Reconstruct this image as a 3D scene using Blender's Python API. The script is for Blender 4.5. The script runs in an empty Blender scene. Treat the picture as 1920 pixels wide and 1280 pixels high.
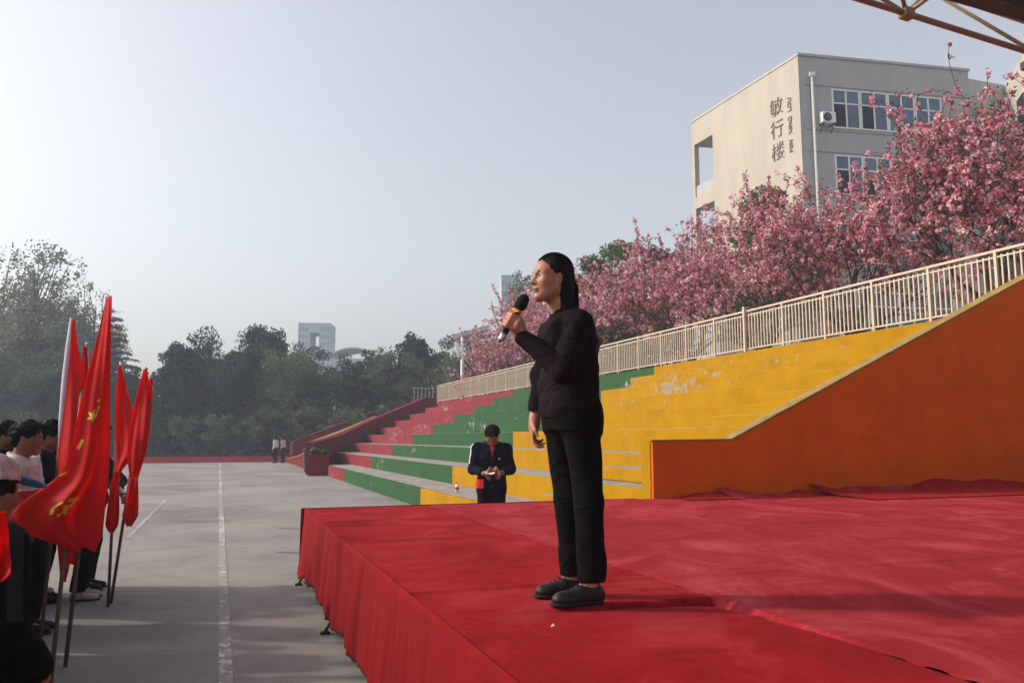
import bpy, bmesh, math, random
import numpy as np
from mathutils import Vector, Matrix

# ------------------------------------------------------------------ scene, camera, light
SC = bpy.context.scene
COL = SC.collection
R = math.radians
F_PX, CX, CY, HORIZON, EYE = 1493.0, 960.0, 640.0, 822.0, 1.5     # photo: 1920 x 1280, 28 mm lens, eye 1.5 m
PITCH = math.atan((HORIZON - CY) / F_PX)
cam_data = bpy.data.cameras.new('camera')
cam = bpy.data.objects.new('camera', cam_data)
COL.objects.link(cam)
cam.location = (0, 0, EYE)
cam.rotation_euler = (math.pi / 2 + PITCH, 0, 0)
cam_data.sensor_width = 36.0
cam_data.lens = 36.0 * F_PX / 1920.0
cam_data.clip_start = 0.05
cam_data.clip_end = 3000
SC.camera = cam

SUN_AZ = (-1.0, 0.03)          # the sun stands over the left of the court
SUN_EL = R(32)
world = bpy.data.worlds.new('World')
SC.world = world
world.use_nodes = True
wn = world.node_tree.nodes
wl = world.node_tree.links
sky = wn.new('ShaderNodeTexSky')
sky.sky_type = 'NISHITA'
sky.sun_disc = False
sky.sun_elevation = SUN_EL
sky.sun_rotation = math.atan2(SUN_AZ[0], SUN_AZ[1])
sky.altitude = 50
sky.air_density = 1.35
sky.dust_density = 4.0
sky.ozone_density = 3.5
pale = wn.new('ShaderNodeHueSaturation')        # thin white haze over the whole sky
pale.inputs['Saturation'].default_value = 0.44
wl.new(sky.outputs['Color'], pale.inputs['Color'])
tint = wn.new('ShaderNodeMixRGB')
tint.blend_type = 'MULTIPLY'
tint.inputs['Fac'].default_value = 1.0
tint.inputs['Color2'].default_value = (1.0, 0.945, 0.90, 1)
wl.new(pale.outputs['Color'], tint.inputs['Color1'])
wl.new(tint.outputs['Color'], wn['Background'].inputs['Color'])
wn['Background'].inputs['Strength'].default_value = 0.125

sl = bpy.data.lights.new('sun', 'SUN')
sl.energy = 1.5
sl.angle = R(2.5)
sl.color = (1.0, 0.88, 0.74)
sun = bpy.data.objects.new('sun', sl)
COL.objects.link(sun)
sd = Vector((SUN_AZ[0], SUN_AZ[1], 0)).normalized() * math.cos(SUN_EL) + Vector((0, 0, math.sin(SUN_EL)))
sun.rotation_euler = sd.to_track_quat('Z', 'Y').to_euler()
sun.location = (-30, 0, 20)

SC.view_settings.view_transform = 'Standard'
SC.view_settings.look = 'None'
SC.view_settings.gamma = 1.0
SC.view_settings.use_curve_mapping = False
SC.view_settings.exposure = 0.88
SC.cycles.use_denoising = True
SC.cycles.max_bounces = 6
SC.cycles.diffuse_bounces = 3
SC.cycles.volume_bounces = 1
SC.cycles.transparent_max_bounces = 8

HAZE = 0.0016
rnd = random.Random(7)

# ------------------------------------------------------------------ where things stand
VAX = Vector((-0.3428, 0.9394, 0))       # along the court, the stage edge and the bleachers
UAX = Vector((0.9394, 0.3428, 0))        # across, towards the bleachers


def uv(u, v, z=0.0):
    return UAX * u + VAX * v + Vector((0, 0, z))


def ray(px, py):
    a = (px - CX) / F_PX
    b = (CY - py) / F_PX
    return Vector((a, math.cos(PITCH) - b * math.sin(PITCH), math.sin(PITCH) + b * math.cos(PITCH)))


EYEP = Vector((0, 0, EYE))


def at_z(px, py, z=0.0):
    d = ray(px, py)
    return EYEP + d * ((z - EYE) / d.z)


def at_y(px, py, y):
    d = ray(px, py)
    return EYEP + d * (y / d.y)


def at_u(px, py, u):
    d = ray(px, py)
    return EYEP + d * (u / d.dot(UAX))


def to_uv(p):
    return p.dot(UAX), p.dot(VAX)


# ------------------------------------------------------------------ object helpers
def link(o, parent=None):
    COL.objects.link(o)
    if parent is not None:
        o.parent = parent
    return o


def tag(o, label=None, cat=None, group=None, kind=None):
    for k, v in (('label', label), ('category', cat), ('group', group), ('kind', kind)):
        if v:
            o[k] = v
    return o


def empty(name, loc=(0, 0, 0), rz=0.0, label=None, cat=None, group=None):
    o = bpy.data.objects.new(name, None)
    o.empty_display_size = 0.2
    o.location = loc
    o.rotation_euler = (0, 0, rz)
    link(o)
    return tag(o, label, cat, group)


def np_mesh(name, verts, faces, mats, midx=None, smooth=False):
    verts = np.asarray(verts, np.float32)
    faces = np.asarray(faces, np.int32)
    n = faces.shape[1]
    me = bpy.data.meshes.new(name)
    me.vertices.add(len(verts))
    me.vertices.foreach_set('co', verts.ravel())
    me.loops.add(faces.size)
    me.loops.foreach_set('vertex_index', faces.ravel())
    me.polygons.add(len(faces))
    me.polygons.foreach_set('loop_start', np.arange(0, faces.size, n, dtype=np.int32))
    for m in mats:
        me.materials.append(m)
    if midx is not None:
        me.polygons.foreach_set('material_index', np.asarray(midx, np.int32))
    me.update(calc_edges=True)
    if smooth:
        me.polygons.foreach_set('use_smooth', np.ones(len(faces), bool))
    me.validate()
    return me


class MB:
    """collects simple shapes and links them as ONE mesh object"""

    def __init__(self):
        self.v, self.f, self.m = [], [], []

    def add(self, vs, fs, m=0):
        o = len(self.v)
        self.v += [tuple(p) for p in vs]
        self.f += [tuple(i + o for i in q) for q in fs]
        self.m += [m] * len(fs)
        return self

    def prism(self, base, top, m=0):
        """base and top: matching rings (counter-clockwise from above)"""
        n = len(base)
        fs = [tuple(reversed(range(n))), tuple(range(n, 2 * n))]
        fs += [(i, (i + 1) % n, n + (i + 1) % n, n + i) for i in range(n)]
        return self.add(list(base) + list(top), fs, m)

    def box(self, c, s, rz=0.0, m=0, axes=None):
        c = Vector(c)
        if axes is None:
            ax = Vector((math.cos(rz), math.sin(rz), 0))
            ay = Vector((-math.sin(rz), math.cos(rz), 0))
            az = Vector((0, 0, 1))
        else:
            ax, ay, az = axes
        h = [x / 2 for x in s]
        ring = [(-1, -1), (1, -1), (1, 1), (-1, 1)]
        b = [c + ax * (i * h[0]) + ay * (j * h[1]) - az * h[2] for i, j in ring]
        t = [c + ax * (i * h[0]) + ay * (j * h[1]) + az * h[2] for i, j in ring]
        return self.prism(b, t, m)

    def tube(self, pts, rads, n=6, m=0, cap=True):
        pts = [Vector(p) for p in pts]
        if not hasattr(rads, '__len__'):
            rads = [rads] * len(pts)
        rings = []
        prev = None
        for i, p in enumerate(pts):
            t = (pts[min(i + 1, len(pts) - 1)] - pts[max(i - 1, 0)])
            t = t.normalized() if t.length > 1e-9 else Vector((0, 0, 1))
            if prev is None:
                a = t.orthogonal().normalized()
            else:
                a = prev - t * prev.dot(t)
                a = a.normalized() if a.length > 1e-6 else t.orthogonal().normalized()
            prev = a
            b = t.cross(a)
            rings.append([p + (a * math.cos(2 * math.pi * k / n) + b * math.sin(2 * math.pi * k / n)) * rads[i] for k in range(n)])
        vs = [q for r_ in rings for q in r_]
        fs = []
        for i in range(len(pts) - 1):
            for k in range(n):
                k2 = (k + 1) % n
                fs.append((i * n + k, i * n + k2, (i + 1) * n + k2, (i + 1) * n + k))
        if cap:
            fs.append(tuple(reversed(range(n))))
            fs.append(tuple(range((len(pts) - 1) * n, len(pts) * n)))
        return self.add(vs, fs, m)

    def mesh(self, name, mats, smooth=False):
        if not isinstance(mats, (list, tuple)):
            mats = [mats]
        me = bpy.data.meshes.new(name)
        me.from_pydata(self.v, [], self.f)
        for m in mats:
            me.materials.append(m)
        me.polygons.foreach_set('material_index', np.array(self.m, np.int32))
        if smooth:
            me.polygons.foreach_set('use_smooth', np.ones(len(self.f), bool))
        me.update()
        return me

    def build(self, name, mats, parent=None, smooth=False, bevel=0.0):
        o = link(bpy.data.objects.new(name, self.mesh(name, mats, smooth)), parent)
        if bevel:
            b = o.modifiers.new('bevel', 'BEVEL')
            b.width = bevel
            b.segments = 2
            b.limit_method = 'ANGLE'
        return o


def grid_mesh(P, mats, name, midx=None, smooth=True, flip=False):
    """P: array (n, m, 3) of points"""
    n, m = P.shape[:2]
    i = np.arange(n * m).reshape(n, m)
    f = np.stack([i[:-1, :-1], i[1:, :-1], i[1:, 1:], i[:-1, 1:]], -1).reshape(-1, 4)
    if flip:
        f = f[:, ::-1]
    return np_mesh(name, P.reshape(-1, 3), f, mats, midx, smooth)


def copy_tree(o, parent=None):
    c = o.copy()
    COL.objects.link(c)
    if parent is not None:
        c.parent = parent
    for ch in list(o.children):
        copy_tree(ch, c)
    return c


# ------------------------------------------------------------------ materials
def col(c):
    return (c[0], c[1], c[2], 1.0)


def new_mat(name):
    m = bpy.data.materials.new(name)
    m.use_nodes = True
    nt = m.node_tree
    return m, nt, nt.nodes['Principled BSDF']


def node(nt, typ, **kw):
    n = nt.nodes.new(typ)
    for k, v in kw.items():
        if k in n.inputs:
            n.inputs[k].default_value = v
        else:
            setattr(n, k, v)
    return n


def mat(name, c, rough=0.7, var=0.12, scale=6.0, bump=0.0, bscale=None, spec=0.3, metal=0.0, sheen=0.0, c2=None, stretch=None,
        detail=5.0):
    """plain surface with a little mottling and relief"""
    m, nt, b = new_mat(name)
    b.inputs['Roughness'].default_value = rough
    b.inputs['Specular IOR Level'].default_value = spec
    b.inputs['Metallic'].default_value = metal
    if sheen:
        b.inputs['Sheen Weight'].default_value = sheen
        b.inputs['Sheen Roughness'].default_value = 0.5
    tc = node(nt, 'ShaderNodeTexCoord')
    vec = tc.outputs['Object']
    if stretch:
        mp = node(nt, 'ShaderNodeMapping')
        mp.inputs['Scale'].default_value = stretch
        nt.links.new(vec, mp.inputs['Vector'])
        vec = mp.outputs['Vector']
    nz = node(nt, 'ShaderNodeTexNoise', Scale=scale, Detail=detail, Roughness=0.6)
    nt.links.new(vec, nz.inputs['Vector'])
    cr = node(nt, 'ShaderNodeValToRGB')
    cr.color_ramp.elements[0].position = 0.3
    cr.color_ramp.elements[1].position = 0.7
    lo = [max(0.0, x * (1 - var)) for x in c]
    hi = [min(1.0, x * (1 + var)) for x in c]
    if c2 is not None:
        lo, hi = c, c2
    cr.color_ramp.elements[0].color = col(lo)
    cr.color_ramp.elements[1].color = col(hi)
    nt.links.new(nz.outputs['Fac'], cr.inputs['Fac'])
    nt.links.new(cr.outputs['Color'], b.inputs['Base Color'])
    if bump:
        nb = node(nt, 'ShaderNodeTexNoise', Scale=bscale or scale * 8, Detail=4.0)
        nt.links.new(vec, nb.inputs['Vector'])
        bp = node(nt, 'ShaderNodeBump', Strength=bump, Distance=0.01)
        nt.links.new(nb.outputs['Fac'], bp.inputs['Height'])
        nt.links.new(bp.outputs['Normal'], b.inputs['Normal'])
    return m


def leaf_mat(name, c, trans=0.35, rough=0.6, var=0.3, scale=0.6):
    m, nt, b = new_mat(name)
    b.inputs['Roughness'].default_value = rough
    b.inputs['Specular IOR Level'].default_value = 0.25
    tc = node(nt, 'ShaderNodeTexCoord')
    nz = node(nt, 'ShaderNodeTexNoise', Scale=scale, Detail=3.0)
    nt.links.new(tc.outputs['Object'], nz.inputs['Vector'])
    cr = node(nt, 'ShaderNodeValToRGB')
    cr.color_ramp.elements[0].position = 0.35
    cr.color_ramp.elements[1].position = 0.65
    cr.color_ramp.elements[0].color = col([x * (1 - var) for x in c])
    cr.color_ramp.elements[1].color = col([x * (1 + var) for x in c])
    nt.links.new(nz.outputs['Fac'], cr.inputs['Fac'])
    nt.links.new(cr.outputs['Color'], b.inputs['Base Color'])
    t = node(nt, 'ShaderNodeBsdfTranslucent')
    nt.links.new(cr.outputs['Color'], t.inputs['Color'])
    mx = node(nt, 'ShaderNodeMixShader', Fac=trans)
    nt.links.new(b.outputs[0], mx.inputs[1])
    nt.links.new(t.outputs[0], mx.inputs[2])
    nt.links.new(mx.outputs[0], nt.nodes['Material Output'].inputs['Surface'])
    return m


def worn_paint(name, c, base=(0.36, 0.33, 0.29), wear=0.62, scale=3.0, patch=None):
    """paint on rough concrete, chipped in places and dirtied"""
    m, nt, b = new_mat(name)
    b.inputs['Roughness'].default_value = 0.85
    b.inputs['Specular IOR Level'].default_value = 0.08
    g = node(nt, 'ShaderNodeNewGeometry')
    n1 = node(nt, 'ShaderNodeTexNoise', Scale=scale, Detail=9.0, Roughness=0.68)
    nt.links.new(g.outputs['Position'], n1.inputs['Vector'])
    n2 = node(nt, 'ShaderNodeTexNoise', Scale=0.35, Detail=2.0)
    nt.links.new(g.outputs['Position'], n2.inputs['Vector'])
    # chips where the fine noise is high and the broad noise allows it
    ad = node(nt, 'ShaderNodeMath', operation='MULTIPLY_ADD')
    nt.links.new(n2.outputs['Fac'], ad.inputs[0])
    ad.inputs[1].default_value = 0.55
    nt.links.new(n1.outputs['Fac'], ad.inputs[2])
    val = ad.outputs[0]
    if patch is not None:            # a much worn stretch (centre, radius)
        vd = node(nt, 'ShaderNodeVectorMath', operation='DISTANCE')
        nt.links.new(g.outputs['Position'], vd.inputs[0])
        vd.inputs[1].default_value = patch[0]
        mr = node(nt, 'ShaderNodeMapRange')
        nt.links.new(vd.outputs['Value'], mr.inputs['Value'])
        mr.inputs['From Min'].default_value = patch[1]
        mr.inputs['From Max'].default_value = 0.0
        mr.inputs['To Min'].default_value = 0.0
        mr.inputs['To Max'].default_value = patch[2]
        a2 = node(nt, 'ShaderNodeMath', operation='ADD')
        nt.links.new(val, a2.inputs[0])
        nt.links.new(mr.outputs['Result'], a2.inputs[1])
        val = a2.outputs[0]
    cr = node(nt, 'ShaderNodeValToRGB')
    cr.color_ramp.elements[0].position = wear + 0.25
    cr.color_ramp.elements[1].position = wear + 0.30
    cr.color_ramp.elements[0].color = (0, 0, 0, 1)
    cr.color_ramp.elements[1].color = (1, 1, 1, 1)
    nt.links.new(val, cr.inputs['Fac'])
    n3 = node(nt, 'ShaderNodeTexNoise', Scale=1.6, Detail=7.0, Roughness=0.7)
    nt.links.new(g.outputs['Position'], n3.inputs['Vector'])
    c3 = node(nt, 'ShaderNodeValToRGB')
    c3.color_ramp.elements[0].position = 0.25
    c3.color_ramp.elements[1].position = 0.75
    c3.color_ramp.elements[0].color = col([x * 0.80 for x in c])
    c3.color_ramp.elements[1].color = col([min(1, x * 1.12 + 0.003) for x in c])
    nt.links.new(n3.outputs['Fac'], c3.inputs['Fac'])
    mx = node(nt, 'ShaderNodeMixRGB')
    nt.links.new(cr.outputs['Color'], mx.inputs['Fac'])
    nt.links.new(c3.outputs['Color'], mx.inputs['Color1'])
    mx.inputs['Color2'].default_value = col(base)
    nt.links.new(mx.outputs['Color'], b.inputs['Base Color'])
    nb = node(nt, 'ShaderNodeTexNoise', Scale=22.0, Detail=5.0)
    nt.links.new(g.outputs['Position'], nb.inputs['Vector'])
    bp = node(nt, 'ShaderNodeBump', Strength=0.35, Distance=0.02)
    nt.links.new(nb.outputs['Fac'], bp.inputs['Height'])
    nt.links.new(bp.outputs['Normal'], b.inputs['Normal'])
    return m


M = {}
M['concrete'] = mat('old_concrete', (0.34, 0.31, 0.28), 0.85, 0.2, 2.0, 0.3, 30)
M['tread'] = mat('tread_concrete', (0.27, 0.25, 0.225), 0.85, 0.3, 3.0, 0.3, 30)
M['yellow'] = worn_paint('yellow_paint', (0.37, 0.192, 0.0004), wear=0.72, base=(0.30, 0.25, 0.18), scale=6.0, patch=(tuple(uv(10.4, 17.0, 2.8)), 4.2, 0.17))
M['green'] = worn_paint('green_paint', (0.030, 0.088, 0.034), wear=0.71, scale=5.0)
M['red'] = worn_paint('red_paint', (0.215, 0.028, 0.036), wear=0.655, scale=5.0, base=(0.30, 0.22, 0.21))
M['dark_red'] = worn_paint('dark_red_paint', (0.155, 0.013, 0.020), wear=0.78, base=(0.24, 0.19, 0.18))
M['kerb_red_lit'] = worn_paint('kerb_red_lit_paint', (0.46, 0.07, 0.08), wear=0.72)  # red lightened so the shaded kerb face looks sunlit
M['orange'] = worn_paint('orange_wall_paint', (0.70, 0.125, 0.0), base=(0.30, 0.10, 0.03), wear=0.79, scale=4.0)
M['wall_yellow'] = worn_paint('wall_end_paint', (0.35, 0.185, 0.0012), wear=0.85)
M['cap'] = mat('wall_cap_plaster', (0.30, 0.19, 0.06), 0.85, 0.25, 5, 0.2)
M['fence'] = mat('cream_painted_steel', (0.50, 0.43, 0.33), 0.45, 0.10, 3, 0.0, spec=0.5)
M['cream'] = mat('cream_render', (0.43, 0.39, 0.325), 0.85, 0.07, 1.3, 0.1, 20, stretch=(1, 1, 0.22), detail=8)
M['grey_render'] = mat('grey_render', (0.41, 0.41, 0.405), 0.85, 0.08, 1.3, 0.1, 20, stretch=(1, 1, 0.22), detail=8)
M['seam'] = mat('render_joint', (0.24, 0.24, 0.23), 0.9)
M['white_frame'] = mat('white_window_frame', (0.78, 0.78, 0.76), 0.4, 0.04)
M['glass'] = mat('window_glass', (0.045, 0.09, 0.14), 0.06, 0.5, 0.7, spec=0.8)
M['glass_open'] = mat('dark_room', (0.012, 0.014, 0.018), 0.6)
M['steel'] = mat('painted_steel_brown', (0.27, 0.165, 0.105), 0.6, 0.15, 3)
M['steel_light'] = mat('painted_steel_tan', (0.36, 0.27, 0.17), 0.55, 0.12, 3)
M['steel_dark'] = mat('dark_brown_steel', (0.05, 0.033, 0.022), 0.6, 0.15, 3)
M['dark_metal'] = mat('dark_metal', (0.02, 0.02, 0.022), 0.5)
M['pipe_white'] = mat('white_pipe', (0.7, 0.7, 0.68), 0.5)
M['bark'] = mat('bark', (0.070, 0.052, 0.042), 0.9, 0.3, 4, 0.6, 25)
M['bark_grey'] = mat('grey_bark', (0.17, 0.155, 0.135), 0.9, 0.3, 4, 0.5, 25)
M['blossom_a'] = leaf_mat('pink_blossom', (0.78, 0.37, 0.46), 0.40, var=0.2, scale=2.0)
M['blossom_b'] = leaf_mat('pale_pink_blossom', (0.90, 0.66, 0.70), 0.40, var=0.15, scale=2.0)
M['blossom_c'] = leaf_mat('deep_pink_blossom', (0.55, 0.17, 0.23), 0.30, var=0.25, scale=2.0)
M['cherry_leaf'] = leaf_mat('bronze_green_leaf', (0.10, 0.072, 0.028), 0.3)
M['leaf_dark'] = leaf_mat('dark_evergreen_leaf', (0.030, 0.046, 0.024), 0.25)
M['leaf_mid'] = leaf_mat('mid_green_leaf', (0.090, 0.125, 0.056), 0.38)
M['leaf_light'] = leaf_mat('fresh_green_leaf', (0.085, 0.15, 0.032), 0.35)
M['leaf_pale'] = leaf_mat('pale_spring_leaf', (0.17, 0.19, 0.11), 0.4)
M['needle'] = leaf_mat('cedar_needle', (0.034, 0.052, 0.050), 0.15)
def skin_mat(name, c, flush):
    m, nt, b = new_mat(name)
    b.inputs['Roughness'].default_value = 0.44
    b.inputs['Specular IOR Level'].default_value = 0.32
    b.inputs['Subsurface Weight'].default_value = 0.12
    b.inputs['Subsurface Radius'].default_value = (0.012, 0.005, 0.003)
    b.inputs['Subsurface Scale'].default_value = 1.0
    tc = node(nt, 'ShaderNodeTexCoord')
    n1 = node(nt, 'ShaderNodeTexNoise', Scale=16.0, Detail=4.0, Roughness=0.6)
    n2 = node(nt, 'ShaderNodeTexNoise', Scale=150.0, Detail=3.0)
    nt.links.new(tc.outputs['Object'], n1.inputs['Vector'])
    nt.links.new(tc.outputs['Object'], n2.inputs['Vector'])
    cr = node(nt, 'ShaderNodeValToRGB')
    cr.color_ramp.elements[0].position = 0.35
    cr.color_ramp.elements[1].position = 0.66
    cr.color_ramp.elements[0].color = col(c)
    cr.color_ramp.elements[1].color = col(flush)
    nt.links.new(n1.outputs['Fac'], cr.inputs['Fac'])
    mx = node(nt, 'ShaderNodeMixRGB', blend_type='MULTIPLY', Fac=0.5)
    c2 = node(nt, 'ShaderNodeValToRGB')
    c2.color_ramp.elements[0].color = (0.72, 0.70, 0.70, 1)
    c2.color_ramp.elements[1].color = (1.2, 1.2, 1.2, 1)
    nt.links.new(n2.outputs['Fac'], c2.inputs['Fac'])
    nt.links.new(cr.outputs['Color'], mx.inputs['Color1'])
    nt.links.new(c2.outputs['Color'], mx.inputs['Color2'])
    nt.links.new(mx.outputs['Color'], b.inputs['Base Color'])
    bp = node(nt, 'ShaderNodeBump', Strength=0.25, Distance=0.002)
    nt.links.new(n2.outputs['Fac'], bp.inputs['Height'])
    nt.links.new(bp.outputs['Normal'], b.inputs['Normal'])
    return m


M['skin'] = skin_mat('skin', (0.47, 0.235, 0.150), (0.40, 0.150, 0.095))
M['skin_dark'] = skin_mat('tanned_skin', (0.30, 0.135, 0.085), (0.24, 0.088, 0.058))
M['lips'] = mat('lips', (0.30, 0.075, 0.068), 0.4, 0.05, 30, spec=0.4)
M['hair'] = mat('black_hair', (0.0055, 0.0045, 0.004), 0.62, 0.5, 60, 0.6, 160, spec=0.16, stretch=(1, 1, 0.12))
M['hair_brown'] = mat('brown_hair_ends', (0.045, 0.018, 0.011), 0.5, 0.4, 60, 0.5, 160, stretch=(1, 1, 0.12))
M['eye'] = mat('dark_eye', (0.015, 0.01, 0.008), 0.15, 0.1, spec=0.7)
M['eye_white'] = mat('eye_white', (0.55, 0.5, 0.47), 0.25, 0.05)
M['knit'] = mat('black_plum_knit', (0.0095, 0.0062, 0.0075), 0.95, 0.25, 40, 0.45, 320, spec=0.08, sheen=0.04)
M['trouser'] = mat('black_trouser_cloth', (0.0045, 0.0042, 0.0045), 0.95, 0.2, 30, 0.25, 300, spec=0.06)
M['shoe'] = mat('dark_grey_shoe', (0.013, 0.0125, 0.015), 0.5, 0.2, 30, 0.2, 200, spec=0.35)
M['sole'] = mat('black_rubber_sole', (0.012, 0.012, 0.013), 0.7)
M['navy'] = mat('navy_tracksuit', (0.0075, 0.008, 0.018), 0.85, 0.2, 20, 0.2, 200, spec=0.12)
M['black_cloth'] = mat('black_cloth', (0.005, 0.005, 0.0055), 0.9, 0.2, 20, 0.3, 200, spec=0.08)
M['charcoal'] = mat('charcoal_collar_cloth', (0.045, 0.048, 0.058), 0.85, 0.2, 20)
M['white_cloth'] = mat('white_cloth', (0.62, 0.58, 0.62), 0.85, 0.06, 20)
M['pink_cloth'] = mat('pale_pink_cloth', (0.60, 0.38, 0.40), 0.85, 0.08, 20)
M['red_cloth'] = mat('red_jersey', (0.48, 0.028, 0.035), 0.8, 0.1, 20)
M['brown_cloth'] = mat('brown_trouser_cloth', (0.13, 0.052, 0.034), 0.85, 0.12, 20)
M['blue_cloth'] = mat('sky_blue_cloth', (0.12, 0.30, 0.60), 0.7, 0.08, 20)
M['grey_shoe'] = mat('pale_grey_shoe', (0.42, 0.41, 0.40), 0.6, 0.1, 20)
M['mic_black'] = mat('black_microphone_body', (0.010, 0.010, 0.011), 0.35, spec=0.5)
M['mic_foam'] = mat('black_microphone_foam', (0.010, 0.010, 0.011), 0.95, 0.3, 80, 0.8, 200)
M['mic_silver'] = mat('silver_microphone_end', (0.62, 0.62, 0.64), 0.3, 0.08, metal=0.8)
M['tape'] = mat('orange_tape', (0.85, 0.28, 0.015), 0.5, 0.08)
M['pole'] = mat('weathered_wood_pole', (0.15, 0.105, 0.075), 0.7, 0.25, 12, 0.2)
M['flag_red'] = leaf_mat('red_flag_satin', (0.78, 0.018, 0.016), 0.55, rough=0.6, var=0.06, scale=8)
M['flag_sleeve'] = mat('lilac_white_sleeve', (0.58, 0.52, 0.66), 0.7, 0.06, 8)
M['flag_yellow'] = mat('yellow_emblem_print', (0.80, 0.52, 0.025), 0.6, 0.08, 8)
M['bin'] = mat('teal_plastic', (0.035, 0.085, 0.085), 0.5)
M['bag'] = mat('black_plastic_bag', (0.010, 0.010, 0.011), 0.3, 0.2, 8, 0.6, 20)
M['paper'] = mat('white_paper', (0.62, 0.60, 0.60), 0.8)
M['far_wall'] = mat('haze_paled_wall', (0.42, 0.45, 0.48), 0.8)  # pale bluish base puts distance haze into the wall colour
M['far_window'] = mat('far_window', (0.24, 0.28, 0.33), 0.4)
M['roof_grey'] = mat('grey_roof', (0.45, 0.46, 0.46), 0.6)


def cloth_mat(name, c, wrinkle=0.42, weave=380, spec=0.08, scale=5.5):
    m, nt, b = new_mat(name)
    b.inputs['Roughness'].default_value = 0.93
    b.inputs['Specular IOR Level'].default_value = spec
    tc = node(nt, 'ShaderNodeTexCoord')
    n0 = node(nt, 'ShaderNodeTexNoise', Scale=30.0, Detail=4.0)
    nt.links.new(tc.outputs['Object'], n0.inputs['Vector'])
    cr = node(nt, 'ShaderNodeValToRGB')
    cr.color_ramp.elements[0].position = 0.3
    cr.color_ramp.elements[1].position = 0.7
    cr.color_ramp.elements[0].color = col([x * .75 for x in c])
    cr.color_ramp.elements[1].color = col([x * 1.3 for x in c])
    nt.links.new(n0.outputs['Fac'], cr.inputs['Fac'])
    nt.links.new(cr.outputs['Color'], b.inputs['Base Color'])
    mp = node(nt, 'ShaderNodeMapping')
    mp.inputs['Scale'].default_value = (1.0, 1.0, 1.7)
    nt.links.new(tc.outputs['Object'], mp.inputs['Vector'])
    n1 = node(nt, 'ShaderNodeTexNoise', Scale=scale, Detail=2.5, Roughness=0.5, Distortion=1.6)
    nt.links.new(mp.outputs['Vector'], n1.inputs['Vector'])
    n2 = node(nt, 'ShaderNodeTexNoise', Scale=weave, Detail=2.0)
    nt.links.new(tc.outputs['Object'], n2.inputs['Vector'])
    b1 = node(nt, 'ShaderNodeBump', Strength=wrinkle, Distance=0.06)
    nt.links.new(n1.outputs['Fac'], b1.inputs['Height'])
    b2 = node(nt, 'ShaderNodeBump', Strength=0.35, Distance=0.004)
    nt.links.new(n2.outputs['Fac'], b2.inputs['Height'])
    nt.links.new(b1.outputs['Normal'], b2.inputs['Normal'])
    nt.links.new(b2.outputs['Normal'], b.inputs['Normal'])
    return m


for key, nm, c_ in (('knit', 'black_plum_knit', (0.0115, 0.0072, 0.0088)), ('trouser', 'black_trouser_cloth', (0.0052, 0.0048, 0.0052)), ('navy', 'navy_tracksuit', (0.0075, 0.008, 0.019)),
                    ('black_cloth', 'black_cloth', (0.0055, 0.0055, 0.006)), ('charcoal', 'charcoal_cloth', (0.022, 0.023, 0.028)), ('pink_cloth', 'pale_pink_cloth', (0.60, 0.40, 0.42)),
                    ('red_cloth', 'red_jersey', (0.48, 0.028, 0.035)), ('brown_cloth', 'brown_trouser_cloth', (0.13, 0.052, 0.034))):
    M[key] = cloth_mat(nm, c_)


def carpet_mat(name, c, dust):
    m, nt, b = new_mat(name)
    b.inputs['Roughness'].default_value = 0.95
    b.inputs['Specular IOR Level'].default_value = 0.03
    b.inputs['Sheen Weight'].default_value = 0.02
    b.inputs['Sheen Roughness'].default_value = 0.45
    b.inputs['Sheen Tint'].default_value = (1.0, 0.72, 0.74, 1)
    g = node(nt, 'ShaderNodeNewGeometry')
    mp = node(nt, 'ShaderNodeMapping')
    mp.inputs['Rotation'].default_value = (0, 0, -R(20))
    mp.inputs['Scale'].default_value = (1.0, 0.62, 1.0)
    nt.links.new(g.outputs['Position'], mp.inputs['Vector'])
    n1 = node(nt, 'ShaderNodeTexNoise', Scale=1.7, Detail=12.0, Roughness=0.70, Distortion=0.9)
    nt.links.new(mp.outputs['Vector'], n1.inputs['Vector'])
    cr = node(nt, 'ShaderNodeValToRGB')
    e = cr.color_ramp.elements
    e[0].position = 0.40
    e[0].color = col([x * 0.80 for x in c])
    e[1].position = 0.66
    e[1].color = col([min(1, x * 1.05 + y * 1.0) for x, y in zip(c, dust)])
    k = e.new(0.50)
    k.color = col(c)
    nt.links.new(n1.outputs['Fac'], cr.inputs['Fac'])
    n2 = node(nt, 'ShaderNodeTexNoise', Scale=11.0, Detail=9.0, Roughness=0.78)
    nt.links.new(g.outputs['Position'], n2.inputs['Vector'])
    mx = node(nt, 'ShaderNodeMixRGB', blend_type='MULTIPLY', Fac=0.45)
    nt.links.new(cr.outputs['Color'], mx.inputs['Color1'])
    c2 = node(nt, 'ShaderNodeValToRGB')
    c2.color_ramp.elements[0].color = (0.6, 0.6, 0.6, 1)
    c2.color_ramp.elements[1].color = (1.35, 1.35, 1.35, 1)
    nt.links.new(n2.outputs['Fac'], c2.inputs['Fac'])
    nt.links.new(c2.outputs['Color'], mx.inputs['Color2'])
    nt.links.new(mx.outputs['Color'], b.inputs['Base Color'])
    nb = node(nt, 'ShaderNodeTexNoise', Scale=120.0, Detail=5.0)
    nt.links.new(g.outputs['Position'], nb.inputs['Vector'])
    bp = node(nt, 'ShaderNodeBump', Strength=0.5, Distance=0.006)
    nt.links.new(nb.outputs['Fac'], bp.inputs['Height'])
    nt.links.new(bp.outputs['Normal'], b.inputs['Normal'])
    return m


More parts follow.
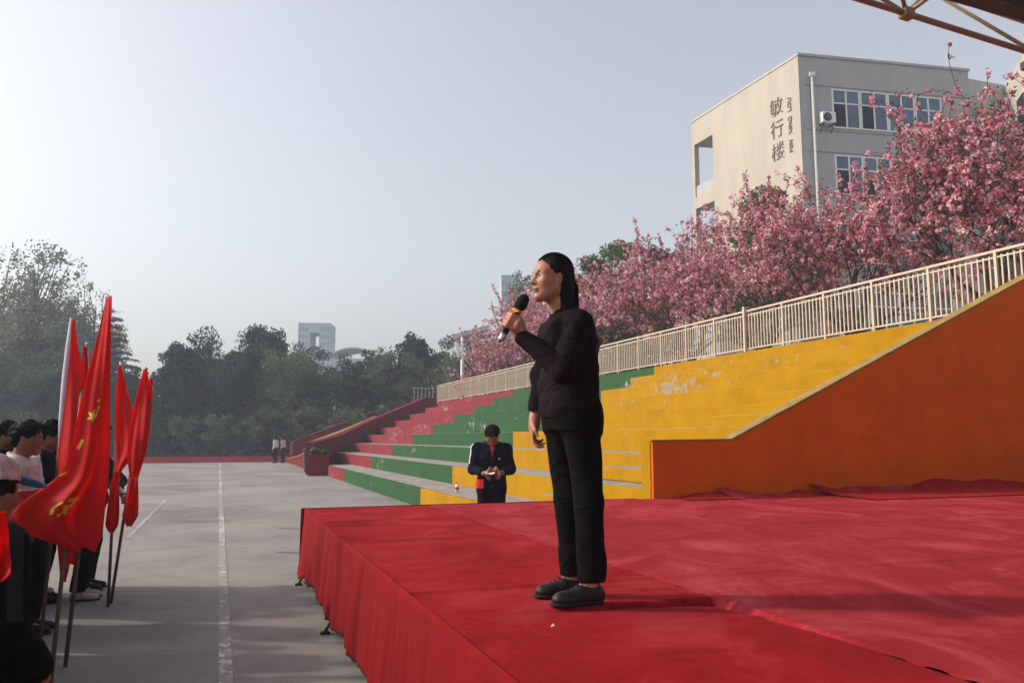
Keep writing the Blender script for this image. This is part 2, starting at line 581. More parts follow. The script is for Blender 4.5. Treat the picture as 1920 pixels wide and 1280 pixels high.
M['carpet'] = carpet_mat('red_carpet', (0.295, 0.0080, 0.012), (0.05, 0.018, 0.022))
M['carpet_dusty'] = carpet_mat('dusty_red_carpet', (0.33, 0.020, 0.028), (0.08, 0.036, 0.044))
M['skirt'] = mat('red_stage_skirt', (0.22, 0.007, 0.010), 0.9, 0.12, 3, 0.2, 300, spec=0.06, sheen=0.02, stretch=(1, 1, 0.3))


def court_mat():
    m, nt, b = new_mat('court_concrete')
    b.inputs['Roughness'].default_value = 0.9
    b.inputs['Specular IOR Level'].default_value = 0.25
    g = node(nt, 'ShaderNodeNewGeometry')
    mp = node(nt, 'ShaderNodeMapping')
    mp.inputs['Rotation'].default_value = (0, 0, -R(20))
    nt.links.new(g.outputs['Position'], mp.inputs['Vector'])
    n1 = node(nt, 'ShaderNodeTexNoise', Scale=0.32, Detail=8.0, Roughness=0.62, Distortion=0.4)
    n2 = node(nt, 'ShaderNodeTexNoise', Scale=1.6, Detail=10.0, Roughness=0.72, Distortion=0.8)
    n3 = node(nt, 'ShaderNodeTexNoise', Scale=45.0, Detail=4.0)
    for n in (n1, n2, n3):
        nt.links.new(mp.outputs['Vector'], n.inputs['Vector'])
    c1 = node(nt, 'ShaderNodeValToRGB')
    e = c1.color_ramp.elements
    e[0].position = 0.28
    e[0].color = (0.165, 0.152, 0.146, 1)
    e[1].position = 0.72
    e[1].color = (0.335, 0.310, 0.295, 1)
    nt.links.new(n1.outputs['Fac'], c1.inputs['Fac'])
    c2 = node(nt, 'ShaderNodeValToRGB')
    e = c2.color_ramp.elements
    e[0].position = 0.30
    e[0].color = (0.72, 0.72, 0.73, 1)
    e[1].position = 0.52
    e[1].color = (1, 1, 1, 1)
    nt.links.new(n2.outputs['Fac'], c2.inputs['Fac'])
    mx = node(nt, 'ShaderNodeMixRGB', blend_type='MULTIPLY', Fac=0.8)
    nt.links.new(c1.outputs['Color'], mx.inputs['Color1'])
    nt.links.new(c2.outputs['Color'], mx.inputs['Color2'])
    c3 = node(nt, 'ShaderNodeValToRGB')
    c3.color_ramp.elements[0].color = (0.82, 0.82, 0.82, 1)
    c3.color_ramp.elements[1].color = (1.15, 1.15, 1.15, 1)
    nt.links.new(n3.outputs['Fac'], c3.inputs['Fac'])
    m2 = node(nt, 'ShaderNodeMixRGB', blend_type='MULTIPLY', Fac=0.6)
    nt.links.new(mx.outputs['Color'], m2.inputs['Color1'])
    nt.links.new(c3.outputs['Color'], m2.inputs['Color2'])
    nt.links.new(m2.outputs['Color'], b.inputs['Base Color'])
    bp = node(nt, 'ShaderNodeBump', Strength=0.35, Distance=0.01)
    nt.links.new(n3.outputs['Fac'], bp.inputs['Height'])
    nt.links.new(bp.outputs['Normal'], b.inputs['Normal'])
    return m


M['court'] = court_mat()
M['earth'] = mat('earth', (0.10, 0.095, 0.07), 0.95, 0.3, 0.3)
M['line_white'] = worn_paint('worn_line_paint', (0.56, 0.55, 0.53), base=(0.30, 0.28, 0.26), wear=0.44, scale=9.0)
M['joint'] = mat('dark_joint_filler', (0.10, 0.095, 0.09), 0.9, 0.3, 4)

# ================================================================== THE SETTING
def sheet(name, pts, m, kind='structure', label=None):
    mb = MB()
    mb.add(pts, [tuple(range(len(pts)))])
    o = mb.build(name, m)
    return tag(o, label, None, None, kind)


sheet('terrain', [(-1200, -200, -0.02), (1200, -200, -0.02), (1200, 1500, -0.02), (-1200, 1500, -0.02)], M['earth'],
      label='bare earth stretching away beyond the court')
COURT_END = 54.5
court = sheet('court', [uv(-45, -14, 0), uv(3.9, -14, 0), uv(3.9, COURT_END, 0), uv(-45, COURT_END, 0)], M['court'],
              label='worn grey concrete sports court in front of the stage')
sheet('paving', [uv(3.9, -14, 0), uv(13.2, -14, 0), uv(13.2, COURT_END, 0), uv(3.9, COURT_END, 0)], M['court'],
      label='concrete ground under the stage and the bleachers')


def ground_line(a, b, w, m, z, label):
    d = (b - a).normalized()
    s = Vector((-d.y, d.x, 0)) * w / 2
    pts = [a - s, b - s, b + s, a + s]
    return sheet('court_line', [Vector((p.x, p.y, z)) for p in pts], m, label=label)


u0, v0 = to_uv(at_z(424, 1278))
ground_line(uv(u0, -3), uv(u0, COURT_END - 0.4), 0.085, M['line_white'], 0.004, 'long worn white line running down the court')
ground_line(at_z(240, 1008), at_z(312, 935), 0.07, M['line_white'], 0.004, 'short slanting white line beside the flag poles')
for (xa, ya, xb, yb, w) in ((523, 990, 572, 991, 0.07), (520, 1035, 566, 1036, 0.06), (340, 978, 430, 977, 0.05)):
    ground_line(at_z(xa, ya), at_z(xb, yb), w, M['joint'], 0.004, 'dark filled joint crossing the court near y %d' % 0 if False else
                {990: 'dark joint strip by the far corner of the stage', 1035: 'dark joint strip nearer the foot of the stage skirt',
                 978: 'faint dark joint strip crossing the white line'}[ya])

# ------------------------------------------------------------------ stage
ST_Z, ST_U, ST_V = 0.74, 0.92, 9.09
SEAM_U, STEP_V = 2.27, 3.39
stage = empty('stage', uv(5.5, 4.5, 0), 0, 'low platform covered in red carpet with a red cloth skirt', 'stage')


def P3(u, v, z):
    """arrays u, v, z -> array of points relative to the stage root"""
    base = uv(5.5, 4.5, 0)
    return np.stack([UAX.x * u + VAX.x * v - base.x, UAX.y * u + VAX.y * v - base.y, z + 0 * u], -1)


def wob(x, y, s, seed):
    r_ = np.random.RandomState(seed)
    out = 0
    for k in range(5):
        a = r_.uniform(0, 6.28)
        f = s * r_.uniform(0.6, 1.8)
        out = out + np.sin(f * (x * math.cos(a) + y * math.sin(a)) + r_.uniform(0, 6.28))
    return out / 5


def carpet_height(u, v, seed):
    z = 0.0022 * wob(u, v, 3.0, seed) + 0.0006 * wob(u * 0.6, v * 2.2, 9.0, seed + 1)
    # creases where the deck boards meet, running across
    for vc in (0.74, 6.04, 7.6):
        z = z + 0.012 * np.exp(-((v - vc - 0.03 * np.sin(u * 2.0 + seed)) / 0.035) ** 2) * (0.5 + 0.5 * np.sin(u * 2.7 + seed * 1.3))
    z = z + 0.011 * np.exp(-((v - 3.93 - 0.04 * np.sin(u * 1.1)) / 0.03) ** 2)
    # little rucks in the cloth
    r_ = np.random.RandomState(seed + 9)
    for _ in range(70):
        uc, vc = r_.uniform(0.8, 9), r_.uniform(1, 9)
        L, W, a = r_.uniform(0.12, 0.5), r_.uniform(0.012, 0.03), r_.normal(0, 0.35)
        du, dv = u - uc, v - vc
        z = z + r_.uniform(0.003, 0.008) * np.exp(-((du * math.cos(a) + dv * math.sin(a)) / L) ** 2 - ((dv * math.cos(a) - du * math.sin(a)) / W) ** 2)
    return z


def strip(u0, u1, v0, v1, du, dv, seed, m, zfun=None):
    nu, nv = max(2, int((u1 - u0) / du)), max(2, int((v1 - v0) / dv))
    u, v = np.meshgrid(np.linspace(u0, u1, nu), np.linspace(v0, v1, nv), indexing='ij')
    z = ST_Z + carpet_height(u, v, seed)
    if zfun is not None:
        z = z + zfun(u, v)
    return link(bpy.data.objects.new('carpet_strip', grid_mesh(P3(u, v, z), [m], 'carpet_strip')), stage)


def sink(u, v):        # the near board sits lower towards its inner edge
    s = np.clip((u - 1.15) / (SEAM_U - 1.15), 0, 1)
    n = np.clip((v - 2.3) / (STEP_V - 2.3), 0, 1)
    return -0.036 * s * n ** 2 * (n > 0)


strip(ST_U, SEAM_U + 0.22, -3.0, STEP_V, 0.022, 0.025, 3, M['carpet'], lambda u, v: sink(u, v) - 0.045 * np.clip((u - SEAM_U + 0.01) / 0.05, 0, 1))


def lip(u, v):         # carpet of the next board turned down over its edge
    s = np.clip((u - 1.15) / (SEAM_U - 1.15), 0, 1)
    return -0.045 * s * np.clip((STEP_V + 0.03 - v) / 0.03, 0, 1)


strip(ST_U, SEAM_U - 0.004, STEP_V, ST_V, 0.025, 0.012, 3, M['carpet'], lip)


def fray(u, v):        # the free edge turns down over the sunken board
    n = np.clip((v - 2.2) / (STEP_V - 2.2), 0, 1) * (v < STEP_V + .02)
    e = np.clip((SEAM_U + 0.03 - u) / 0.03, 0, 1)
    return -e * (0.055 * n + 0.008 * np.clip(0.3 + np.sin(v * 23 + 2 * np.sin(v * 9)), 0, 1))


strip(SEAM_U + 0.002, 3.0, -3.0, ST_V, 0.012, 0.022, 5, M['carpet_dusty'], fray)
strip(2.99, 6.2, -3.0, ST_V, 0.035, 0.022, 5, M['carpet_dusty'], fray)


def against_wall(u, v):
    t = np.clip((v - (ST_V - 0.75)) / 0.75, 0, 1)
    return t ** 3 * (0.05 + 0.05 * np.sin(u * 2.3) + 0.025 * np.sin(u * 6.1 + 1)) * np.clip((u - 5.2) / 0.4, 0, 1)


strip(6.2, 12.5, -3.0, ST_V, 0.05, 0.04, 6, M['carpet_dusty'], against_wall)


def over_cloth(u, v):  # a second cloth thrown over the back of the stage
    e = np.clip((v - (8.05 + 0.35 * np.sin(u * 0.8 + 0.5))) / 0.06, 0, 1)
    t = np.clip((v - 8.5) / 0.55, 0, 1)
    return 0.008 * e + 0.012 + t ** 2 * (0.09 + 0.05 * np.sin(u * 1.9 + 0.6) + 0.03 * np.sin(u * 5.2))


strip(7.7, 12.3, 7.9, ST_V + 0.02, 0.04, 0.03, 8, M['carpet'], over_cloth)
strip(5.5, 7.5, 8.62, ST_V + 0.02, 0.03, 0.025, 12, M['carpet'],
      lambda u, v: 0.012 + np.clip((v - 8.62) / 0.45, 0, 1) ** 2 * (0.03 + 0.03 * np.sin(u * 4.3) + 0.012 * np.sin(u * 11)))
dk = MB()
axs = (UAX, VAX, Vector((0, 0, 1)))
base_ = uv(5.5, 4.5, 0)
dk.box(uv(6.8, 3.0, ST_Z - 0.10) - base_, (11.7, 12.1, 0.05), axes=axs)
dk.build('deck', M['dark_metal'], stage)


def skirt_panel(p0, p1, out, seed, n, lift):
    t = np.linspace(0, 1, n)
    s = np.linspace(0, 1, 16)
    T, S_ = np.meshgrid(t, s, indexing='ij')
    L = (p1 - p0).length
    x = T * L
    fold = 0.5 * np.sin(x * 17 + 1.6 * np.sin(x * 3.1 + seed)) + 0.3 * np.sin(x * 39 + 2 * np.sin(x * 5 + seed)) + 0.35 * np.sin(x * 6.3 + seed)
    d = 0.012 + S_ ** 0.9 * (0.055 + 0.022 * fold) + 0.01 * np.sin(S_ * 3.1) * np.sin(x * 2.2 + seed)
    zb = lift + 0.035 * np.sin(x * 1.9 + seed) + 0.018 * np.sin(x * 7.7) + 0.02 * np.sin(x * 0.7 + 2)
    z = ST_Z + 0.008 - S_ * (ST_Z - zb)
    px = p0.x + (p1.x - p0.x) * T + out.x * d
    py = p0.y + (p1.y - p0.y) * T + out.y * d
    o = link(bpy.data.objects.new('skirt_panel', grid_mesh(np.stack([px - base_.x, py - base_.y, z], -1), [M['skirt']], 'skirt_panel')), stage)
    sol = o.modifiers.new('cloth', 'SOLIDIFY')
    sol.thickness = 0.003
    return o


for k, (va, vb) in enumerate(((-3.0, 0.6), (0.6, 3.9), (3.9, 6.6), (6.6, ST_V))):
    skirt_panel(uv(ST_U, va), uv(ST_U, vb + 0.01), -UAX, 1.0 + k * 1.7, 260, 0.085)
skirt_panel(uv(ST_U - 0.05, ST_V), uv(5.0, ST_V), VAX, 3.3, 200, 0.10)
for v in (0.4, 2.6, 4.6, 6.5, 8.7):
    lg = MB()
    p = uv(ST_U + 0.04, v, 0) - base_
    lg.tube([p + Vector((0, 0, ST_Z - 0.08)), p + UAX * -0.02 + Vector((0, 0, 0.0))], 0.024, 8)
    lg.tube([p + Vector((0, 0, 0.2)) + VAX * 0.03, p - UAX * 0.13 + VAX * 0.02 + Vector((0, 0, 0.012))], 0.014, 6)
    lg.box(p - UAX * 0.13 + Vector((0, 0, 0.01)), (0.07, 0.05, 0.02), axes=axs)
    lg.build('leg', M['dark_metal'], stage)
# scraps lying on the carpet
for (px, py, s, lab) in ((1036, 1173, 0.007, 'pale scrap of paper on the red carpet in front of the shoes'),):
    p = at_z(px, py, ST_Z + 0.012)
    sc = MB()
    sc.add([p + Vector((-s, -s * .6, 0)), p + Vector((s, -s * .4, 0.004)), p + Vector((s * .8, s * .7, 0.010)), p + Vector((-s * .7, s * .5, 0.002)),
            p + Vector((-s, -s * .6, -.003)), p + Vector((s, -s * .4, .001)), p + Vector((s * .8, s * .7, 0.006)), p + Vector((-s * .7, s * .5, -0.002))],
           [(0, 1, 2, 3), (7, 6, 5, 4), (0, 4, 5, 1), (1, 5, 6, 2), (2, 6, 7, 3), (3, 7, 4, 0)])
    tag(sc.build('paper_scrap', M['paper']), lab, 'scrap')

# ------------------------------------------------------------------ bleachers
ROW_U = [4.2 + 1.1 * k for k in range(9)]
ROW_Z = [0.42 * (k + 1) for k in range(9)]
WALL_V = 9.12
END_PX = [(611, 880), (621, 861), (652, 846), (680, 829), (709, 814), (739, 799), (767, 784), (797, 769), (820, 755)]
RG_PX = [646, 697, 735, 774, 812, 851.5, 889.5, 926, 961]
GY_PX = [789.6, 848.7, 905, 962, 1018, 1073, 1128, 1184, 1229]
stand = empty('bleachers', uv(8.6, 28, 0), 0, 'long concrete bleachers painted red, green and yellow in slanting bands', 'bleachers')
sb = uv(8.6, 28, 0)


def v_at(px, u):
    a = (px - CX) / F_PX
    # solve on the horizontal plane: x / y = a * (y'/y) at the height of the horizon
    k = a / math.sqrt(1 + 0) * math.cos(PITCH)
    # x = k*y ; x = UAX.x*u + VAX.x*v ; y = UAX.y*u + VAX.y*v
    return u * (UAX.x - k * UAX.y) / (k * VAX.y - VAX.x)


END_V = []
for k in range(9):
    u, z = ROW_U[k], ROW_Z[k]
    vv = []
    vv.append(v_at(END_PX[k][0], u))
    END_V.append(min(vv[0], 53))
WALL_T = 0.27
for k in range(9):
    u, z = ROW_U[k], ROW_Z[k]
    zb = ROW_Z[k - 1] - 0.045 if k else 0.0
    u2 = u + 1.1 if k < 8 else u + 0.5
    cuts = [('red', END_V[k], v_at(RG_PX[k], u)), ('green', v_at(RG_PX[k], u), v_at(GY_PX[k], u)), ('yellow', v_at(GY_PX[k], u), WALL_V + WALL_T)]
    for (c, va, vb) in cuts:
        b = MB()
        b.prism([uv(u, vb, zb) - sb, uv(u2 + 0.03, vb, zb) - sb, uv(u2 + 0.03, va, zb) - sb, uv(u, va, zb) - sb],
                [uv(u, vb, z) - sb, uv(u2 + 0.03, vb, z) - sb, uv(u2 + 0.03, va, z) - sb, uv(u, va, z) - sb])
        o = b.build('riser_block', M[c], stand, bevel=0.008)
        o['label'] = c + ' painted length of a seating step'
    t = MB()
    va, vb = END_V[k], WALL_V + WALL_T
    t.prism([uv(u + 0.10, vb, z - .02) - sb, uv(u2 - 0.02, vb, z - .02) - sb, uv(u2 - 0.02, va - .1, z - .02) - sb, uv(u + 0.10, va - .1, z - .02) - sb],
            [uv(u + 0.10, vb, z + .006) - sb, uv(u2 - 0.02, vb, z + .006) - sb, uv(u2 - 0.02, va - .1, z + .006) - sb, uv(u + 0.10, va - .1, z + .006) - sb])
    t.build('tread', M['tread'] if k < 7 else M['yellow'], stand)
# half-height steps of the aisle beside the end wall
for k in range(1, 7):
    u, z = ROW_U[k], ROW_Z[k - 1] + 0.21
    b = MB()
    va, vb = 11.9, WALL_V + WALL_T + 0.004
    b.prism([uv(u - .55, vb, z - .2) - sb, uv(u - .004, vb, z - .2) - sb, uv(u - .004, va, z - .2) - sb, uv(u - .55, va, z - .2) - sb],
            [uv(u - .55, vb, z) - sb, uv(u - .004, vb, z) - sb, uv(u - .004, va, z) - sb, uv(u - .55, va, z) - sb])
    b.build('aisle_step', M['yellow'], stand, bevel=0.015)
    t = MB()
    t.prism([uv(u - .50, vb + .25, z - .01) - sb, uv(u - .01, vb + .25, z - .01) - sb, uv(u - .01, va - .06, z - .01) - sb, uv(u - .50, va - .06, z - .01) - sb],
            [uv(u - .50, vb + .25, z + .006) - sb, uv(u - .01, vb + .25, z + .006) - sb, uv(u - .01, va - .06, z + .006) - sb, uv(u - .50, va - .06, z + .006) - sb])
    t.build('aisle_tread', M['tread'], stand)
TOP_Z = ROW_Z[8]
TOP_U = 13.05
sheet('terrace', [uv(TOP_U - .02, -20, TOP_Z - .10), uv(70, -20, TOP_Z - .10), uv(70, 75, TOP_Z - .10), uv(TOP_U - .02, 75, TOP_Z - .10)], M['concrete'],
      label='paved terrace level behind the bleacher railing')
tw = MB()
tw.prism([uv(TOP_U + 0.2, -20, 0), uv(TOP_U + 0.5, -20, 0), uv(TOP_U + 0.5, 53, 0), uv(TOP_U + .2, 53, 0)],
         [uv(TOP_U + 0.2, -20, TOP_Z - .09), uv(TOP_U + 0.5, -20, TOP_Z - .09), uv(TOP_U + 0.5, 53, TOP_Z - .09), uv(TOP_U + .2, 53, TOP_Z - .09)])
tag(tw.build('terrace_wall', M['concrete']), 'retaining wall under the terrace edge', None, None, 'structure')

# ------------------------------------------------------------------ orange end wall beside the stage
ow = empty('orange_wall', uv(5.3, WALL_V, 0), 0, 'orange side wall that slopes up from the back of the stage', 'wall')
wb = uv(5.3, WALL_V, 0)
prof = [(5.25, 0), (16.0, 0), (16.0, 5.78), (6.50, 1.49), (5.25, 1.475)]


def wall_slab(profile, v0, v1):
    b = MB()
    n = len(profile)
    A = [uv(u, v0, z) - wb for u, z in profile]
    B = [uv(u, v1, z) - wb for u, z in profile]
    fs = [tuple(range(n)), tuple(reversed(range(n, 2 * n)))] + [(i, n + i, n + (i + 1) % n, (i + 1) % n) for i in range(n)]
    return b.add(A + B, fs)


body = wall_slab([(5.262, 0), (16.0, 0), (16.0, 5.76), (6.505, 1.470), (5.262, 1.455)], WALL_V, WALL_V + 0.05)
body.build('wall_face', M['orange'], ow)
wall_slab([(5.25, 0), (16.0, 0), (16.0, 5.76), (6.505, 1.470), (5.25, 1.455)], WALL_V + 0.052, WALL_V + WALL_T).build('wall_core', M['wall_yellow'], ow)
wall_slab([(6.49, 1.472), (16.0, 5.763), (16.0, 5.80), (6.47, 1.500)], WALL_V + 0.004, WALL_V + WALL_T - .004).build('coping', M['cap'], ow)
wall_slab([(5.25, 1.457), (6.488, 1.472), (6.468, 1.500), (5.25, 1.484)], WALL_V + 0.004, WALL_V + WALL_T - .004).build('coping', M['wall_yellow'], ow)

# ------------------------------------------------------------------ stair walls at the far end
def curtain(name, pts, thick, side, m, root, cap=None):
    """upright wall along ground points with a sloping top; pts = [(point, top z)]"""
    b, c = MB(), MB()
    base = root.location
    P = [Vector((p.x, p.y, 0)) for p, z in pts]
    Z = [z for p, z in pts]
    for i in range(len(P) - 1):
        d = (P[i + 1] - P[i]).normalized()
        s = Vector((-d.y, d.x, 0)) * thick * side
        z0, z1 = Vector((0, 0, Z[i])), Vector((0, 0, Z[i + 1]))
        q = [P[i], P[i + 1], P[i + 1] + s, P[i] + s]
        if side < 0:
            order = [3, 2, 1, 0]
        else:
            order = [0, 1, 2, 3]
        zz = [z0, z1, z1, z0]
        b.prism([q[j] - base for j in order], [q[j] - base + zz[j] for j in order])
        if cap:
            e = s * 0.12
            q2 = [P[i] - e, P[i + 1] - e, P[i + 1] + s + e, P[i] + s + e]
            h = Vector((0, 0, 0.05))
            k = Vector((0, 0, 0.003))
            c.prism([q2[j] - base + zz[j] + k for j in order], [q2[j] - base + zz[j] + h for j in order])
    b.build(name, m, root)
    if cap:
        c.build('coping', cap, root)


def ptz(px, py, y):
    p = at_y(px, py, y)
    return (p, p.z)


sw = empty('stair_wall', at_z(611, 895), 0, 'dark red side wall with a pale coping at the far end of the bleachers', 'wall')
sw.location.z = 0
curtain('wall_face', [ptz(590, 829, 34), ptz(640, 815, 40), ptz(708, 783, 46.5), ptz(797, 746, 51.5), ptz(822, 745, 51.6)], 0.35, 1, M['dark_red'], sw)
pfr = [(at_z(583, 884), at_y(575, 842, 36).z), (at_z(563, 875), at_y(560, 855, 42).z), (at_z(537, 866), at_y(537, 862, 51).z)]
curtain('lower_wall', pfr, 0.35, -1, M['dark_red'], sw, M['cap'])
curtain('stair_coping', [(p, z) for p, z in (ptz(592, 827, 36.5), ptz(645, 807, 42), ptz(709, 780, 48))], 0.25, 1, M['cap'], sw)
# the flight itself, between the two walls
st = MB()
a0, a1 = at_y(560, 850, 48), at_y(705, 782, 50)
for k in range(16):
    p = a0.lerp(a1, k / 15)
    st.box(Vector((p.x, p.y + 1.2, p.z / 2 - 0.35)) - sw.location, (0.62, 2.4, max(0.12, p.z - 0.7)), rz=-0.2)
st.build('stair_flight', M['dark_red'], sw)
sw2 = empty('stair_wall', at_z(553, 862), 0, 'dull red far side wall of the stair rising in front of the trees', 'wall')
sw2.location.z = 0
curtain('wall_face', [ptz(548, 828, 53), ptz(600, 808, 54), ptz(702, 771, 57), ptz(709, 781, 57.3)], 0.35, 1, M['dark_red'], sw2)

# low red kerb wall at the end of the court
kw = empty('planter_wall', uv(-16, COURT_END + .1, 0), 0, 'long low red wall between the far end of the court and the trees', 'wall')
b = MB()
b.box((0, 0, 0.19), (60, 0.35, 0.38), axes=(UAX, VAX, Vector((0, 0, 1))))
b.build('wall_face', M['kerb_red_lit'], kw)
b = MB()
b.box((0, 0, 0.405), (60, 0.42, 0.045), axes=(UAX, VAX, Vector((0, 0, 1))))
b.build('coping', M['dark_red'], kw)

# ------------------------------------------------------------------ railing along the top of the bleachers
FU, FZ, FH = 13.12, TOP_Z, 1.12
fence = empty('railing', uv(FU, 28, FZ), 0, 'cream steel railing with close upright bars along the top of the bleachers', 'railing')
fb = uv(FU, 28, FZ)
PITCH_V = 1.47
V_END = 50.0
n_pan = 29
posts = [V_END - PITCH_V * k for k in range(n_pan + 1)]
post_me = MB().box((0, 0, 0.53), (0.055, 0.055, 1.18), axes=axs).mesh('post', M['fence'])
tall_me = MB().box((0, 0, 0.55), (0.07, 0.07, 1.34), axes=axs).mesh('post', M['fence'])
bal_me = MB().box((0, 0, 0.55), (0.030, 0.030, 0.95), axes=axs).mesh('baluster', M['fence'])
tall_v = min(posts, key=lambda v: abs(v - v_at(1406, FU)))
for v in posts:
    o = link(bpy.data.objects.new('post', tall_me if v == tall_v else post_me), fence)
    o.location = uv(FU - (0.06 if v == tall_v else 0), v, FZ) - fb
for (zc, h, wd) in ((1.10, 0.045, 0.06), (0.09, 0.032, 0.035), (0.985, 0.028, 0.032)):
    rl = MB()
    rl.box(uv(FU, (posts[0] + posts[-1]) / 2, FZ + zc) - fb, (wd, posts[0] - posts[-1] + .05, h), axes=axs)
    rl.build('rail', M['fence'], fence)
bal = []
for k in range(n_pan):
    for j in range(1, 12):
        bal.append(posts[k] - PITCH_V * j / 12)
bal.sort()
for v in bal[:300]:
    o = link(bpy.data.objects.new('baluster', bal_me), fence)
    o.location = uv(FU, v, FZ) - fb
rest = MB()
for v in bal[300:]:
    rest.box(uv(FU, v, FZ + .55) - fb, (0.026, 0.026, 0.95), axes=axs)
o = rest.build('far_balusters', M['fence'], fence)
o['kind'] = 'stuff'
# end return of the railing at the stair head
rt = empty('stair_railing', uv(FU, V_END + 1.2, FZ), 0, 'short grey railing at the head of the far stair', 'railing')
g_ = MB()
for k in range(6):
    g_.box((UAX * (-0.25 * k)) + Vector((0, 0, .5)), (0.03, 0.03, 1.0), axes=axs)
g_.build('baluster_set', M['roof_grey'], rt)
g_ = MB()
g_.box(UAX * -0.62 + Vector((0, 0, 1.02)), (1.4, 0.045, 0.045), axes=axs)
g_.box(UAX * -0.62 + Vector((0, 0, 0.12)), (1.4, 0.035, 0.035), axes=axs)
g_.build('rail', M['roof_grey'], rt)

# ------------------------------------------------------------------ school building
BC = Vector((15.16, 40.0, 0))
LD = Vector((-0.366, 0.931, 0)).normalized()      # along the lit gable
RD = Vector((0.9836, 0.1806, 0)).normalized()      # along the shaded front
UPV = Vector((0, 0, 1))
B_TOP, B_BASE = 21.6, 3.6
school = empty('school_building', BC + Vector((0, 0, B_BASE)), 0, 'cream and grey school block with dark lettering high on its sunlit gable', 'building')
bo = BC + Vector((0, 0, B_BASE))


def bp(t, s, z, out=0.0):
    """t along the gable, s along the front"""
    return BC + LD * t + RD * s + UPV * z - bo


def bslab(mb, t0, t1, s0, s1, z0, z1, m=0):
    ring = [(t0, s0), (t0, s1), (t1, s1), (t1, s0)]
    return mb.prism([bp(t, s, z0) for t, s in ring], [bp(t, s, z1) for t, s in ring], m)


FL = 3.62
T1, T2, S1 = 7.62, 9.83, 10.19
w = MB()
bslab(w, 0.02, T1, 0, S1, B_BASE, B_TOP - .002, 0)           # main volume
w.build('wall', M['grey_render'], school)
w = MB()
bslab(w, 0.0, T1, -0.05, -0.003, B_BASE, B_TOP)               # gable skin
bslab(w, T1 + .003, T2, -0.05, 2.2, 20.05, B_TOP)             # open end bay: slabs, sill walls and corner pier
for z in (16.62, 13.0, 9.38, 5.76):
    bslab(w, T1 + .003, T2, -0.05, 2.2, z - 0.75, z)
    bslab(w, T2 - .28, T2, -0.05, 0.25, z + .001, z + 3.428 if z > 16 else z + 2.868)
bslab(w, T1 + .003, T2, -0.05, 2.2, B_BASE, 5.0)
w.build('gable_wall', M['cream'], school)
for z in (16.62, 13.0, 9.38, 5.76):
    w = MB()
    bslab(w, T1 + .05, T2 - .3, 0.02, 0.10, z + .002, z + 0.72)
    w.build('balcony_parapet', M['grey_render'], school)
w = MB()
bslab(w, -0.06, T2 + .03, -0.09, S1 + .05, B_TOP + .003, B_TOP + .14)
w.build('roof_edge', M['grey_render'], school)
for z in (20.0, 17.55, 16.38, 13.95, 12.75):
    w = MB()
    bslab(w, -0.002, 0.018, 0.25, S1 - .02, z, z + .05)
    w.build('joint_line', M['seam'], school)


def window(s0, width, z0, h, open_left=False):
    root_m = MB()
    fr = 0.075
    n = 2
    zt = z0 + h * 0.62
    for (sa, sb_, za, zb_) in ((s0, s0 + width, z0, z0 + fr), (s0, s0 + width, z0 + h - fr, z0 + h), (s0, s0 + width, zt, zt + fr),
                               (s0, s0 + fr, z0 + fr, z0 + h - fr), (s0 + width - fr, s0 + width, z0 + fr, z0 + h - fr),
                               (s0 + width / 2 - fr / 2, s0 + width / 2 + fr / 2, z0 + fr, z0 + h - fr)):
        bslab(root_m, -0.05, 0.012, sa, sb_, za, zb_)
    f = root_m.build('window', M['white_frame'], school)
    for j in range(2):
        sa = s0 + fr + j * (width / 2 - fr / 2)
        sb_ = sa + width / 2 - 1.5 * fr
        for i, (za, zb_) in enumerate(((z0 + fr, zt), (zt + fr, z0 + h - fr))):
            p = MB()
            bslab(p, -0.02, 0.010, sa + .002, sb_ - .002, za + .002, zb_ - .002)
            dark = open_left and i == 0 and j == 0
            p.build('pane', M['glass_open'] if dark else M['glass'], f)


for fl in range(4):
    z0 = 17.75 - FL * fl
    for k in range(4):
        window(1.80 + k * 1.64, 1.61, z0, 2.15, open_left=(k < 2))
dp = MB()
dp.tube([bp(-0.12, 0.62, B_BASE), bp(-0.12, 0.62, B_TOP - 1.1)], 0.075, 8)
dp.box(bp(-0.12, 0.62, B_TOP - 1.05), (0.28, 0.24, 0.2))
dp.build('downpipe', M['pipe_white'], school)
# lettering on the gable
def glyph(text, t, z, size, m, name, rot=False, label=None):
    cu = bpy.data.curves.new(name, 'FONT')
    cu.body = text
    cu.size = size
    cu.extrude = 0.02
    cu.offset = -0.014 * size
    cu.align_x = 'CENTER'
    cu.align_y = 'CENTER'
    o = bpy.data.objects.new(name, cu)
    COL.objects.link(o)
    dg = bpy.context.evaluated_depsgraph_get()
    me = bpy.data.meshes.new_from_object(o.evaluated_get(dg))
    bpy.data.objects.remove(o)
    me.materials.clear()
    me.materials.append(m)
    o = link(bpy.data.objects.new(name, me), school)
    X = -LD if not rot else UPV            # reading direction along the gable
    Z = UPV if not rot else LD
    N = X.cross(Z)
    mt = Matrix((X, Z, N)).transposed().to_4x4()
    mt.translation = bp(t, -0.085, z)
    o.matrix_local = mt
    if label:
        o['label'] = label
    return o


M['letter'] = mat('brown_metal_letters', (0.20, 0.15, 0.125), 0.6)
for k, ch in enumerate('敏行楼'):
    glyph(ch, 1.78, 19.40 - 1.26 * k, 1.08, M['letter'], 'character')
for word, zc in (('MIN', 16.9), ('XING', 18.05), ('LOU', 19.2)):
    glyph(word, 0.74, zc, 0.40, M['letter'], 'word', rot=True)
# wing set back on the right and the lit wing that comes forward
wing = empty('school_wing', BC + RD * 10.19 + Vector((0, 0, B_BASE)), 0, 'lower grey and cream wing at the right edge with a dark window', 'building')
wo = BC + RD * 10.19 + Vector((0, 0, B_BASE))


def wpz(px, py, y):
    return at_y(px, py, y)


